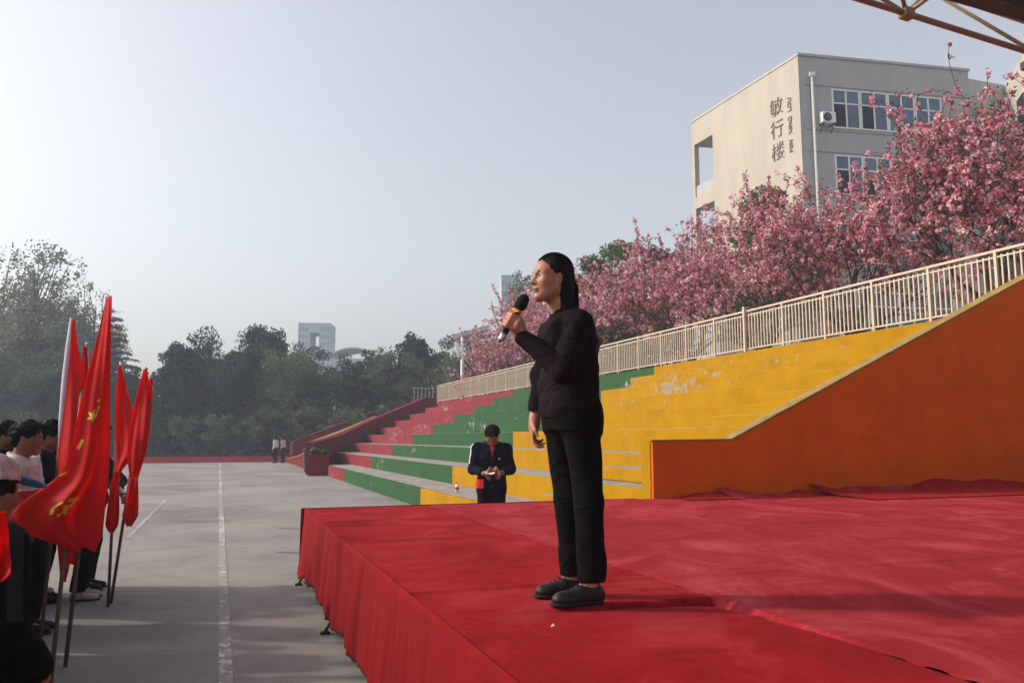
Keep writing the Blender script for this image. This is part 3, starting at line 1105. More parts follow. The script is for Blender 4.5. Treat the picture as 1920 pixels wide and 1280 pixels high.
q0 = at_y(1770, 150, 44.5)
q1 = at_y(1883, 160, 46.0)
q2 = at_y(1960, 122, 39.0)
w = MB()
zt = q1.z
far = Vector((0.3, 12, 0))
ring = [q0, q1, q1 + far, q0 + far]
w.prism([Vector((p.x, p.y, B_BASE)) - wo for p in ring], [Vector((p.x, p.y, zt)) - wo for p in ring])
w.build('wall', M['grey_render'], wing)
w = MB()
ring = [q1 + Vector((0.003, -0.003, 0)), q2, q2 + Vector((12, 6, 0)), q1 + Vector((12, 6, 0))]
w.prism([Vector((p.x, p.y, B_BASE)) - wo for p in ring], [Vector((p.x, p.y, zt + .02)) - wo for p in ring])
w.build('gable_wall', M['cream'], wing)
d_ = (q2 - q1)
d_.z = 0
d_.normalize()
nrm = Vector((d_.y, -d_.x, 0))
if nrm.x > 0:
    nrm = -nrm
for z in (zt - 4.3, zt - 7.9, zt - 11.5):
    p = q1 + d_ * 4.6
    w = MB()
    w.box(Vector((p.x, p.y, z + 1.2)) - wo + nrm * 0.0, (4.6, 0.14, 2.4), axes=(d_, nrm, UPV))
    f = w.build('window', M['white_frame'], wing)
    for j in range(3):
        pp = MB()
        pp.box(Vector((p.x, p.y, z + 1.2)) - wo + nrm * 0.06 + d_ * (-1.5 + 1.5 * j), (1.36, 0.06, 2.2), axes=(d_, nrm, UPV))
        pp.build('pane', M['glass_open'], f)
# air conditioner on the front
ac = empty('air_conditioner', bo + bp(-0.25, 1.30, 17.85), math.atan2(RD.y, RD.x), 'white air conditioner box on the grey front beside the upper windows', 'air conditioner')
b = MB()
b.box((0, 0, .3), (0.78, 0.34, 0.58))
b.build('casing', M['white_frame'], ac, bevel=0.02)
b = MB()
b.tube([(-0.09, -0.172, .3), (-0.09, -0.185, .3)], [0.235, 0.235], 20)
fan = b.build('fan_grille', M['dark_metal'], ac)
b = MB()
for k in range(5):
    a = k * 1.2566
    b.box((-0.09 + .11 * math.cos(a), -0.19, .3 + .11 * math.sin(a)), (0.12, 0.006, 0.035), axes=(Vector((math.cos(a), 0, math.sin(a))), Vector((0, 1, 0)), Vector((-math.sin(a), 0, math.cos(a)))))
b.build('fan', M['far_window'], fan)
b = MB()
for sx in (-.3, .3):
    b.box((sx, 0.05, -.02), (.05, .55, .05))
    b.tube([(sx, 0.24, -.42), (sx, -0.15, -.04)], 0.02, 6)
b.build('bracket', M['dark_metal'], ac)

hut = empty('garden_hut', uv(18.9, 22.8, TOP_Z - .1), 0, 'small pale rendered hut glimpsed behind the railing under the cherry trees', 'hut')
b = MB()
b.box((0, 0, 1.05), (2.2, 3.4, 2.1), axes=axs)
b.build('wall', M['cream'], hut)
b = MB()
b.box((0, 0, 2.16), (2.6, 3.8, .12), axes=axs)
b.build('roof', M['roof_grey'], hut)
b = MB()
b.box(-UAX * 1.11 + VAX * -.8 + Vector((0, 0, .95)), (.06, .9, 1.9), axes=axs)
b.build('door', M['roof_grey'], hut)

# ------------------------------------------------------------------ canopy over the stage
can = empty('stage_canopy', uv(12.6, 5.0, 0), 0, 'brown steel truss canopy reaching over the stage', 'canopy')
cb = uv(12.6, 5.0, 0)
zl = 6.3
j0 = at_y(1700, 26, 9.15)
lower = [at_y(1480, -42, 8.5), j0, at_y(1760, 45, 9.35), at_y(1925, 97, 9.8), at_y(2300, 210, 10.9)]
b = MB()
b.tube([p - cb for p in lower], 0.038, 10)
b.build('lower_chord', M['steel'], can, smooth=True)
up = Vector((0, 0, 0.95))
offs = VAX * 0.62
e_ = (lower[3] - lower[0]).normalized()
uc = [[j0 + e_ * s + up + offs * k for s in (-2.6, -1.1, 1.1, 3.2, 6.0)] for k in (-1, 1)]
for k in range(2):
    b = MB()
    b.tube([p - cb for p in uc[k]], 0.036, 10)
    b.build('upper_chord', M['steel_light'], can, smooth=True)
webs = []
for k in range(2):
    webs += [(j0, uc[k][1]), (j0, uc[k][2])]
    webs += [(at_y(1925, 97, 9.8) + e_ * 0.25, uc[k][2])]
    webs += [(lower[0], uc[k][1]), (lower[4], uc[k][3])]
webs += [(uc[0][1], uc[1][1]), (uc[0][2], uc[1][2]), (uc[0][3], uc[1][3])]
for a, c in webs:
    b = MB()
    b.tube([a - cb, c - cb], 0.026, 8)
    b.build('web_bar', M['steel_light'], can, smooth=True)
b = MB()
b.box(j0 - cb, (0.16, 0.13, 0.13), axes=(e_, e_.cross(UPV).normalized(), UPV))
b.build('node_joint', M['steel'], can, bevel=0.02)
g0, g1 = at_y(1400, -119, 6.86), at_y(2200, 105, 9.2)
dd = (g1 - g0).normalized()
b = MB()
b.box((g0 + g1) / 2 - cb + Vector((0, 0, .12)), ((g1 - g0).length, 0.2, 0.26), axes=(dd, dd.cross(UPV).normalized(), dd.cross(UPV).normalized().cross(dd) * -1 if False else UPV))
b.build('beam', M['steel_dark'], can)
b = MB()
b.box(uv(5.0, -1.0, 7.45) - cb, (17.0, 12.4, 0.06), axes=axs)
b.build('roof_sheet', M['steel_dark'], can)  # out of view, stretched leftwards to darken the stage and near ground
for v in (-5.5, 5.2):
    b = MB()
    b.tube([uv(12.9, v, 0) - cb, uv(12.9, v, 7.4) - cb], 0.14, 12)
    b.build('column', M['steel'], can, smooth=True)
sp = empty('floodlight', at_y(1921, 122, 9.8), 0, 'small black floodlight hanging at the right edge below the truss', 'floodlight')
b = MB()
b.box((0.06, 0, 0), (0.13, 0.16, 0.11), rz=0.3)
b.build('housing', M['dark_metal'], sp, bevel=0.012)
b = MB()
b.tube([(0.06, 0, .06), (0.06, 0, .30)], 0.012, 6)
b.build('bracket', M['dark_metal'], sp)

# ------------------------------------------------------------------ far buildings, lamp post and shelter
def tower(px0, px1, ptop, y, label, hole=None, wins=(0, 0), base=0):
    p0, p1 = at_y(px0, ptop, y), at_y(px1, ptop, y)
    W, H = p1.x - p0.x, p0.z
    t = empty('tower_block', ((p0.x + p1.x) / 2, y, 0), 0.06, label, 'tower')
    b = MB()
    if hole:
        hx0, hx1, hz0, hz1 = hole
        b.box((W * (-.5 + hx0 / 2), 4, H / 2), (W * hx0, 8, H))
        b.box((W * (.5 - (1 - hx1) / 2), 4, H / 2), (W * (1 - hx1), 8, H))
        b.box((W * ((hx0 + hx1) / 2 - .5), 4, H * hz0 / 2), (W * (hx1 - hx0), 8, H * hz0))
        b.box((W * ((hx0 + hx1) / 2 - .5), 4, H * (1 + hz1) / 2), (W * (hx1 - hx0), 8, H * (1 - hz1)))
    else:
        b.box((0, 4, H / 2), (W, 8, H))
    b.build('wall', M['far_wall'], t)
    b = MB()
    b.box((0, 4, H + .25), (W * 1.01, 8.2, .5))
    b.build('roof', M['far_wall'], t)
    nx, nz = wins
    for i in range(nx):
        for k in range(nz):
            x = W * (-.5 + (i + .5) / nx)
            z = H * (1 - (k + .6) / 16)
            if hole and abs(x / W + .5 - (hole[0] + hole[1]) / 2) < (hole[1] - hole[0]) / 2 + .02 and H * hole[2] - 1 < z < H * hole[3] + 1:
                continue
            f = MB()
            f.box((x, -0.02, z), (W / nx * .55, .1, H / 16 * .55))
            f.build('window', M['far_window'], t)
    return t


tower(560, 619, 609, 190, 'hazy grey tower with a square opening through its top', hole=(.37, .66, .80, .935), wins=(9, 7))
tower(940, 972, 520, 165, 'hazy pale tower block showing behind the microphone', wins=(5, 12))
p = at_y(662, 655, 175)
hall = empty('distant_hall', (p.x, p.y, 0), 0, 'low hazy hall with a curved grey roof above the far trees', 'building')
b = MB()
b.box((0, 5, p.z / 2 - 1), (10.5, 10, p.z - 2))
b.build('wall', M['far_wall'], hall)
b = MB()
n = 10
pr = [(-5.6 + 11.2 * i / n, p.z - 2 + 2.2 * math.sin(math.pi * (i + .7) / (n + 1.4))) for i in range(n + 1)]
b.add([(x, -.4, z) for x, z in pr] + [(x, 10.4, z) for x, z in pr] + [(x, -.4, z + .3) for x, z in pr] + [(x, 10.4, z + .3) for x, z in pr],
      [(i, n + 1 + i, n + 2 + i, i + 1) for i in range(n)] + [(2 * n + 2 + i, 2 * n + 3 + i, 3 * n + 4 + i, 3 * n + 3 + i) for i in range(n)]
      + [(i, i + 1, 2 * n + 3 + i, 2 * n + 2 + i) for i in range(n)])
b.build('roof', M['roof_grey'], hall)

pp = at_y(866, 712, 53)
lamp = empty('lamp_post', (pp.x, pp.y, 0), 0, 'white lamp post with a boxy panel in front of the dark trees', 'lamp post')
top = at_y(866, 632, 53).z
b = MB()
b.tube([(0, 0, 0), (0, 0, top)], [0.11, 0.09], 10)
b.build('pole', M['pipe_white'], lamp, smooth=True)
b = MB()
b.box((-0.30, -0.05, at_y(858, 655, 53).z), (0.22, 0.3, 1.05), axes=(Vector((.98, 0, .17)), Vector((0, 1, 0)), Vector((-.17, 0, .98))))
b.build('lamp_panel', M['white_frame'], lamp, bevel=0.03)
b = MB()
b.tube([(0, 0, top - .5), (-.28, -.05, top - .5)], 0.03, 6)
b.build('bracket', M['pipe_white'], lamp)
ps = at_y(880, 628, 57)
shel = empty('shelter', (ps.x, ps.y, 0), 0, 'pale flat shelter roof rising to the right behind the lamp post', 'shelter')
q0, q1 = at_y(850, 632, 57), at_y(918, 613, 57)
b = MB()
dd = (q1 - q0).normalized()
b.box((q0 + q1) / 2 - shel.location + Vector((0, 2, 0)), ((q1 - q0).length, 4.5, .3), axes=(dd, Vector((0, 1, 0)), dd.cross(Vector((0, 1, 0))) * 1))
b.build('roof', M['roof_grey'], shel)
for x in (-.6, .9):
    b = MB()
    b.tube([(x, 2, 0), (x, 2, ps.z - .2)], .09, 8)
    b.build('post', M['roof_grey'], shel)

# bins at the foot of the stair wall
pb = at_z(582, 884)
bn = empty('rubbish_bin', pb, 0.3, 'teal plastic rubbish bin against the dark red wall', 'bin')
b = MB()
s = pb.y / F_PX
b.prism([(-.28, -.28, 0), (.28, -.28, 0), (.28, .28, 0), (-.28, .28, 0)], [(-.33, -.33, .95), (.33, -.33, .95), (.33, .33, .95), (-.33, .33, .95)])
b.build('bin_body', M['bin'], bn, bevel=0.03)
b = MB()
b.prism([(-.36, -.36, .953), (.36, -.36, .953), (.36, .36, .953), (-.36, .36, .953)], [(-.3, -.3, 1.04), (.3, -.3, 1.04), (.3, .3, 1.04), (-.3, .3, 1.04)])
b.build('lid', M['bin'], bn)
pb2 = at_z(598, 891)
rb = empty('box_planter', pb2, 0.2, 'dark red box planter beside the teal bin at the end of the bleachers', 'planter')
b = MB()
b.box((0, 0, .40), (0.85, 0.8, .8))
b.build('planter_body', M['dark_red'], rb, bevel=0.02)
b = MB()
b.box((0, 0, .83), (.92, .87, .06))
b.build('rim', M['dark_red'], rb)
r2 = random.Random(3)
for k, (dx, dz, lab) in enumerate(((-.15, .86, 'black rubbish bag slumped on the dark red planter'), (.2, .86, 'small dark bag lying beside the larger one on the planter'))):
    me = bpy.data.meshes.new('rubbish_bag')
    bm = bmesh.new()
    bmesh.ops.create_icosphere(bm, subdivisions=2, radius=.22 - .05 * k)
    for v in bm.verts:
        v.co *= r2.uniform(.82, 1.15)
        v.co.z = v.co.z * .75 + (.08 if v.co.x ** 2 + v.co.y ** 2 < .004 and v.co.z > 0 else 0)
    bm.to_mesh(me)
    bm.free()
    me.materials.append(M['bag'])
    o = link(bpy.data.objects.new('rubbish_bag', me))
    o.location = pb2 + Vector((dx, -.1, dz + .13 - .03 * k))
    tag(o, lab, 'bag')
# a bottle left on the lowest seat
pbt = at_u(857, 912, ROW_U[0] + .35)
bt = empty('bottle', (pbt.x, pbt.y, ROW_Z[0] + .006), 0, 'small white bottle with a red label on the lowest yellow seat', 'bottle')
b = MB()
b.tube([(0, 0, 0), (0, 0, .13), (0, 0, .17)], [.036, .036, .016], 12)
b.build('bottle_body', M['white_frame'], bt, smooth=True)
b = MB()
b.tube([(0, 0, .05), (0, 0, .11)], .0375, 12)
b.build('bottle_label', M['red_cloth'], bt, smooth=True)
b = MB()
b.tube([(0, 0, .17), (0, 0, .195)], .017, 10)
b.build('cap', M['red_cloth'], bt)

# ================================================================== TREES
def leaf_quads(rng, cen, size, jit=0.35, flat=0.0, asp=0.62):
    """one little leaf (a bent quad) at every centre"""
    n = len(cen)
    a = rng.normal(size=(n, 3))
    a[:, 2] *= (1 - flat)
    a /= np.linalg.norm(a, axis=1, keepdims=True) + 1e-9
    b = rng.normal(size=(n, 3))
    b -= a * (a * b).sum(1, keepdims=True)
    b /= np.linalg.norm(b, axis=1, keepdims=True) + 1e-9
    s = size * (1 + jit * rng.uniform(-1, 1, (n, 1)))
    c = np.cross(a, b) * s * 0.18
    V = np.stack([cen - a * s, cen - b * s * asp + c, cen + a * s, cen + b * s * asp + c], 1)
    F = np.arange(4 * n).reshape(n, 4)
    return V.reshape(-1, 3), F


def bent(rng, p, d, L, n, curl, up):
    """a branch path"""
    pts = [p.copy()]
    d = d / np.linalg.norm(d)
    for i in range(n):
        d = d + rng.normal(size=3) * curl + np.array([0, 0, up])
        d = d / np.linalg.norm(d)
        pts.append(pts[-1] + d * L / n)
    return pts, d


def cherry(seed, dens=.56):
    """vase-shaped double-flowering cherry: whips clothed in pompons"""
    rng = np.random.RandomState(seed)
    wood = MB()
    clusters = []
    leaves = []

    def limb(p, d, L, r, lev):
        n = 6 if lev < 2 else 5
        pts, de = bent(rng, p, d, L, n, 0.10 + 0.03 * lev, (0.03, 0.05, 0.03, 0.02)[lev])
        rad = [max(0.006, r * (1 - 0.72 * i / n)) for i in range(n + 1)]
        wood.tube(pts, rad, 6 if lev < 2 else 4, cap=False)
        if lev < 3:
            k = (rng.randint(5, 7), rng.randint(4, 6), rng.randint(2, 4))[lev]
            for j in range(k):
                t = rng.uniform(0.30, 1.0) if lev else rng.uniform(.35, 1.0)
                i = min(int(t * n), n - 1)
                q = pts[i] + (pts[i + 1] - pts[i]) * (t * n - i)
                ax = pts[i + 1] - pts[i]
                ax = ax / np.linalg.norm(ax)
                s = rng.normal(size=3)
                s -= ax * s.dot(ax)
                s /= np.linalg.norm(s)
                nd = ax * 0.85 + s * rng.uniform(0.5, 0.95) + np.array([0, 0, 0.20])
                limb(q, nd, L * rng.uniform(0.48, 0.74), r * (1 - .7 * t) * 0.66, lev + 1)
        if lev >= 1:
            step = (0, .26, .17, .145)[lev]
            t0 = (0, .5, .22, .10)[lev]
            m = int(L * (1 - t0) / step)
            for j in range(m):
                t = t0 + (1 - t0) * (j + rng.uniform(.2, .8)) / m
                i = min(int(t * n), n - 1)
                q = pts[i] + (pts[i + 1] - pts[i]) * (t * n - i)
                if rng.rand() < dens:
                    clusters.append(q + rng.normal(size=3) * .035)
                if rng.rand() < .5:
                    leaves.append(q + rng.normal(size=3) * .06)
            clusters.append(pts[-1])
            leaves.append(pts[-1])

    th = rng.uniform(0.55, 0.8)
    lean = rng.normal(size=2) * 0.05
    wood.tube([(0, 0, -.15), (lean[0] * .5, lean[1] * .5, th * .5), (lean[0], lean[1], th)], [.17, .13, .14], 8, cap=False)
    nb = 8
    a0 = rng.uniform(0, 6.28)
    for k in range(nb):
        a = a0 + 6.283 * k / nb + rng.normal() * .2
        tilt = R(rng.uniform(36, 66)) if k % 3 else R(rng.uniform(10, 30))
        d = np.array([math.cos(a) * math.sin(tilt), math.sin(a) * math.sin(tilt), math.cos(tilt)])
        limb(np.array([lean[0], lean[1], th]), d, rng.uniform(2.6, 3.6), .075, 0)
    for _ in range(26):        # long whips standing out of the crown
        q = np.array(clusters[rng.randint(len(clusters))])
        o = q - np.array([0, 0, 1.0])
        d = o / np.linalg.norm(o) + np.array([0, 0, rng.uniform(.2, .9)]) + rng.normal(size=3) * .2
        L = rng.uniform(.8, 1.7)
        pts, _d = bent(rng, q, d, L, 5, .05, .02)
        wood.tube(pts, [.014, .012, .010, .008, .006, .004], 4, cap=False)
        m = int(L / .11)
        for j in range(m):
            t = (j + rng.uniform(.1, .9)) / m
            i = min(int(t * 5), 4)
            w = pts[i] + (pts[i + 1] - pts[i]) * (t * 5 - i)
            if rng.rand() < .8:
                clusters.append(w + rng.normal(size=3) * .02)
            leaves.append(w + rng.normal(size=3) * .05)
    C = np.array(clusters)
    K = 15
    P = np.repeat(C, K, 0)
    cr = np.repeat(rng.uniform(.045, .10, len(C)), K)[:, None]
    off = rng.normal(size=(len(P), 3))
    off /= np.linalg.norm(off, axis=1, keepdims=True)
    P = P + off * cr * rng.uniform(.5, 1.0, (len(P), 1)) - np.array([0, 0, .02])
    V, Fc = leaf_quads(rng, P, 0.037, asp=.85)
    tone = np.repeat(rng.rand(len(C)), K) + rng.normal(size=len(P)) * .25
    mi = np.where(tone < .28, 2, np.where(tone > .80, 1, 0))
    Lv = np.repeat(np.array(leaves), 3, 0)
    Lv = Lv + rng.normal(size=Lv.shape) * .06
    V2, F2 = leaf_quads(rng, Lv, 0.05, asp=.4)
    V = np.vstack([V, V2])
    Fc = np.vstack([Fc, F2 + 4 * len(P)])
    mi = np.concatenate([mi, np.full(len(Lv), 3)])
    return (wood.mesh('trunk', M['bark'], True),
            np_mesh('blossom', V, Fc, [M['blossom_a'], M['blossom_b'], M['blossom_c'], M['cherry_leaf']], mi))


def broadleaf(seed, leaf_m, n_clump=60, per=150, size=.13, wide=.34, base=.16, sparse=False, bark='bark', rag=1.0, fine=0.055):
    """a 10 m tree: trunk, limbs, and leaves in ragged clumps through the crown"""
    rng = np.random.RandomState(seed)
    wood = MB()
    top = 9.3
    tr, _ = bent(rng, np.array([0, 0, -.1]), np.array([0, 0, 1.]), top * .9, 8, .035, .02)
    wood.tube(tr, [.21 - .021 * i for i in range(9)], 7, cap=False)
    cl = []
    lobes = []
    for _ in range(7):
        a = rng.uniform(0, 6.28)
        z = rng.uniform(base * 10 + 1.6, 8.2)
        lobes.append((math.cos(a) * wide * 4.2 * rng.uniform(.4, .8), math.sin(a) * wide * 4.2 * rng.uniform(.4, .8), z, rng.uniform(1.1, 2.0) * wide / .34))
    for k in range(n_clump):
        if k % 4 == 0:
            z = rng.uniform(base * 10, 9.4)
            t = (z - base * 10) / (9.6 - base * 10)
            prof = math.sin(math.pi * min(1, (.14 + .86 * t)) ** .8) ** .7
            a = rng.uniform(0, 6.28)
            r_ = wide * 10 * .5 * prof * rng.uniform(.45, 1.0) * 1.6
            c = np.array([math.cos(a) * r_, math.sin(a) * r_, z])
        else:
            lb = lobes[k % 7]
            o = rng.normal(size=3)
            o /= np.linalg.norm(o)
            o[2] *= .8
            c = np.array(lb[:3]) + o * lb[3] * rng.uniform(.75, 1.05)
            c[2] = min(c[2], 9.6)
        cl.append(c)
    for k, c in enumerate(cl):
        if sparse or k % 3 == 0:
            i = min(7, max(1, int((c[2] - 1.2) / top * 8)))
            s = np.array(tr[i])
            mid = (s + c) / 2 + np.array([0, 0, -.25]) + rng.normal(size=3) * .15
            wood.tube([s, mid, c], [.07, .04, .012], 4, cap=False)
    C = np.array(cl)
    rad = rng.uniform(.55, 1.05, len(C)) * (wide / .34) ** .5 * (.8 if sparse else 1)
    P = np.repeat(C, per, 0)
    o = rng.normal(size=(len(P), 3))
    o /= np.linalg.norm(o, axis=1, keepdims=True)
    rr = np.repeat(rad, per)[:, None] * rng.uniform(.12, 1, (len(P), 1)) ** .5
    o[:, 2] *= .7
    P = P + o * rr * rag
    if sparse:          # leaves gather along twigs
        g = rng.randint(0, len(P), len(P) // 7)
        tw = P[g]
        P = np.repeat(tw, 7, 0) + rng.normal(size=(len(tw) * 7, 3)) * np.array([.09, .09, .17])
        for q in tw[::5]:
            i = np.argmin(((C - q) ** 2).sum(1))
            wood.tube([C[i], q], [.014, .006], 3, cap=False)
    V, Fc = leaf_quads(rng, P, size, asp=.55)
    return wood.mesh('trunk', M[bark], True), np_mesh('crown', V, Fc, [M[leaf_m]])


def cedar(seed):
    rng = np.random.RandomState(seed)
    wood = MB()
    wood.tube([(0, 0, -.1), (0.05, 0, 5), (0, 0, 10)], [.22, .13, .02], 8, cap=False)
    P = []
    z = 1.0
    while z < 9.9:
        L = (10.2 - z) * .40 + .25
        for k in range(rng.randint(3, 6)):
            a = rng.uniform(0, 6.28)
            Lk = L * rng.uniform(.75, 1.15)
            tip = np.array([math.cos(a) * Lk, math.sin(a) * Lk, z + .10 * Lk - .05 * Lk ** 1.3])
            s = np.array([0, 0, z])
            mid = (s + tip) / 2 + np.array([0, 0, .14 * Lk])
            wood.tube([s, mid, tip], [.035, .022, .006], 4, cap=False)
            m = int(Lk * 95)
            t = rng.uniform(.15, 1.02, m)[:, None]
            q = (1 - t) ** 2 * s + 2 * t * (1 - t) * (mid * 1.02) + t ** 2 * tip
            side = np.array([-math.sin(a), math.cos(a), 0])
            q = q + side * rng.normal(size=(m, 1)) * (.10 + .24 * (1 - np.abs(2 * t - 1.1))) + np.array([0, 0, 1]) * rng.normal(size=(m, 1)) * .05
            P.append(q)
        z += rng.uniform(.34, .55)
    P = np.vstack(P)
    V, Fc = leaf_quads(rng, P, .10, flat=.6, asp=.22)
    return wood.mesh('trunk', M['bark'], True), np_mesh('crown', V, Fc, [M['needle']])


def twiggy(seed):
    """tree still half bare: fine upright twigs with a haze of small leaves"""
    rng = np.random.RandomState(seed)
    wood = MB()
    P = []

    def grow(p, d, L, r, lev):
        pts, de = bent(rng, p, d, L, 4, .12, .05)
        wood.tube(pts, [r, r * .8, r * .62, r * .45, r * .3], 4, cap=False)
        if lev < 4:
            for _ in range(rng.randint(3, 5)):
                t = rng.uniform(.4, 1)
                i = min(3, int(t * 4))
                s = rng.normal(size=3)
                grow(pts[i] + (pts[i + 1] - pts[i]) * (t * 4 - i), de + s * .55, L * rng.uniform(.5, .72), r * .55, lev + 1)
        if lev > 2:
            for _ in range(6):
                P.append(pts[rng.randint(1, 5)] + rng.normal(size=3) * .14)

    grow(np.array([0, 0, -.1]), np.array([0, 0, 1.]), 4.2, .17, 0)
    P = np.array(P)
    P = P[P[:, 2] < 10.2]
    V, Fc = leaf_quads(rng, P, .07, asp=.5)
    return wood.mesh('trunk', M['bark_grey'], True), np_mesh('crown', V, Fc, [M['leaf_pale']])


def put_tree(pair, name, loc, h, rz, label, group, wide=1.0, crown='crown', norm=10.0):
    t = empty(name, loc, rz, label, 'tree', group)
    s = h / norm
    t.scale = (s * wide, s * wide, s)
    link(bpy.data.objects.new('trunk', pair[0]), t)
    link(bpy.data.objects.new(crown, pair[1]), t)
    return t


# cherries along the railing
CH = [cherry(11), cherry(23), cherry(38), cherry(11, .34), cherry(23, .34), cherry(47, .36)]
CH_U = 16.0
G_CH = 'flowering cherry trees behind the railing'
cherry_spots = [
    (9.2, 16.3, .92, 3, .4, 'pink cherry tree reaching into the photo from its right edge'),
    (13.0, 16.4, 1.0, 4, 3.4, 'tall pink cherry tree in front of the lower school windows'),
    (16.8, 15.9, .92, 5, 4.1, 'pink cherry tree standing before the downpipe corner of the school'),
    (20.6, 16.0, .86, 0, 2.9, 'pink cherry tree below the lettering on the cream gable'),
    (25.0, 16.1, .95, 2, 1.0, 'wide pink cherry tree with long branches into the sky behind the woman'),
    (30.0, 16.0, .93, 1, 5.2, 'pink cherry tree just behind the back of the woman'),
    (35.6, 15.8, .92, 2, .3, 'pink cherry tree hidden mostly behind the woman in black'),
    (41.2, 16.1, .92, 0, 3.3, 'pink cherry tree behind the hand with the microphone'),
    (45.6, 15.9, .66, 1, 2.0, 'farthest pink cherry tree, at the shelter end of the railing'),
]
for v, u, s, k, a, lab in cherry_spots:
    put_tree(CH[k], 'cherry_tree', uv(u, v, TOP_Z - .1), 1.0 * s, a, lab, G_CH, crown='blossom', norm=1.0)

DK = [broadleaf(51, 'leaf_dark', 90, 150, .13, .36, .10), broadleaf(52, 'leaf_dark', 100, 140, .12, .42, .06), broadleaf(57, 'leaf_dark', 84, 150, .12, .30, .12)]
MD = [broadleaf(53, 'leaf_mid', 110, 130, .115, .46, .03), broadleaf(54, 'leaf_mid', 100, 140, .11, .40, .03)]
LT = [broadleaf(55, 'leaf_light', 70, 150, .14, .36, .14)]
SP = [broadleaf(56, 'leaf_pale', 150, 62, .085, .34, .22, sparse=True, bark='bark_grey'), broadleaf(58, 'leaf_pale', 150, 62, .085, .38, .20, sparse=True, bark='bark_grey')]
CD = [cedar(61)]
TW = [twiggy(71)]

# green trees between the cherries and the school
for (px, y, ptop, k, lab) in ((1118, 41, 478, LT[0], 'fresh green tree rising behind the cherry blossom right of the head of the woman'),
                              (1168, 43, 448, LT[0], 'taller fresh green tree peeking over the cherries near the woman'),
                              (1232, 46, 455, DK[0], 'dark green tree tip showing over the cherries'),
                              (1440, 31.5, 345, LT[0], 'bright green tree in front of the cream gable among the blossom'),
                              (990, 60, 512, MD[1], 'green tree just left of the face of the woman')):
    p = at_y(px, ptop, y)
    put_tree(k, 'green_tree', (p.x, p.y, TOP_Z - .1), p.z - TOP_Z + .3, rnd.uniform(0, 6), lab, 'green trees behind the cherries', wide=.5 if px == 990 else .8)

# the tree belt beyond the court
belt = [
    (88, 64, 452, SP[0], 1.02, 'tall half bare tree of pale leaves, topmost in the belt behind the flags'),
    (10, 68, 468, SP[1], .95, 'tall pale half bare tree cut by the left edge of the photo'),
    (165, 72, 520, SP[1], .7, 'thin pale half bare tree behind the drooping cedar'),
    (208, 60, 578, CD[0], 1.05, 'dark cedar with layered drooping branches behind the flag tops'),
    (18, 59, 640, MD[0], 1.1, 'dull green bushy tree low at the left edge behind the heads'),
    (95, 58, 655, MD[1], 1.0, 'dull green bushy tree behind the lilac flag sleeve'),
    (158, 60, 640, MD[0], 1.0, 'dull green bushy tree behind the large red flag'),
    (250, 64, 690, DK[2], 1.2, 'low dark tree between the cedar and the dark evergreens'),
    (338, 63, 640, DK[0], 1.0, 'dark evergreen tree, first of the belt right of the flags'),
    (385, 65, 618, DK[1], .9, 'dark evergreen tree with a round top above the white court line'),
    (437, 62, 652, DK[2], 1.0, 'lower dark evergreen tree right of the white court line'),
    (484, 66, 606, DK[0], .95, 'tallest dark evergreen tree left of the hazy tower'),
    (535, 62, 642, MD[0], .85, 'green tree right below the hazy tower with the opening'),
    (590, 60, 648, MD[1], 1.0, 'soft green tree standing before the base of the hazy tower'),
    (645, 62, 668, DK[1], .9, 'dark tree below the distant curved roof'),
    (688, 66, 652, DK[2], .9, 'dark slim tree at the end of the distant curved roof'),
    (735, 64, 640, MD[0], .85, 'green tree above the top of the far stair'),
    (775, 67, 622, DK[0], .8, 'dark tree behind the head of the far stair'),
    (806, 64, 603, TW[0], 1.0, 'half bare twiggy tree left of the lamp post'),
    (850, 66, 626, MD[1], .85, 'green tree directly behind the lamp post'),
    (905, 68, 628, DK[1], .9, 'dark tree behind the shelter roof'),
    (955, 70, 632, DK[0], .9, 'dark tree behind the microphone end'),
    (-60, 63, 600, DK[1], 1.1, 'dark tree just beyond the left edge of the photo'),
]
for (px, y, ptop, k, wd, lab) in belt:
    p = at_y(px, ptop, y)
    put_tree(k, {id(CD[0]): 'cedar_tree', id(TW[0]): 'twiggy_tree', id(SP[0]): 'poplar_tree', id(SP[1]): 'poplar_tree'}.get(id(k), 'belt_tree'),
             (p.x, p.y, 0), p.z / (.97 if k not in CD else 1.0), rnd.uniform(0, 6), lab, 'trees beyond the end of the court', wide=wd)
# undergrowth in front of the trunks, and the dimmer wood behind them
SH = broadleaf(81, 'leaf_mid', 60, 110, .26, .95, -.02)
SD = broadleaf(82, 'leaf_dark', 60, 110, .26, 1.0, -.02)
shrub_px = [(-20, 790), (30, 770), (85, 785), (140, 770), (200, 780), (245, 762), (290, 775), (335, 770), (375, 790), (415, 765), (455, 785), (500, 758),
            (545, 775), (590, 760), (635, 770), (680, 745), (725, 755), (770, 742), (815, 738), (860, 735)]
places = ['behind the heads at the left edge', 'behind the boy in the striped top', 'behind the lilac flag sleeve', 'behind the large red flag', 'right of the large red flag',
          'left of the two-tipped flag', 'just right of the two-tipped flag', 'left of the white court line', 'above the end of the white court line',
          'right of the white court line', 'in the middle of the far court end', 'left of the two distant people', 'above the two distant people',
          'over the foot of the far stair', 'over the lower half of the far stair', 'over the middle of the far stair', 'over the upper half of the far stair',
          'at the head of the far stair', 'left of the lamp post foot', 'right of the lamp post foot']
for k, (px, ptop) in enumerate(shrub_px):
    p = at_y(px, ptop, 57 + (k % 3) * .8)
    put_tree(SH if k % 2 else SD, 'shrub', (p.x, p.y, 0), max(2.2, p.z), rnd.uniform(0, 6), 'leafy %s shrub %s' % ('green' if k % 2 else 'dark', places[k]), 'shrubs along the end of the court',
             wide=1.1)['category'] = 'shrub'
wood_root = []
rng_ = np.random.RandomState(5)
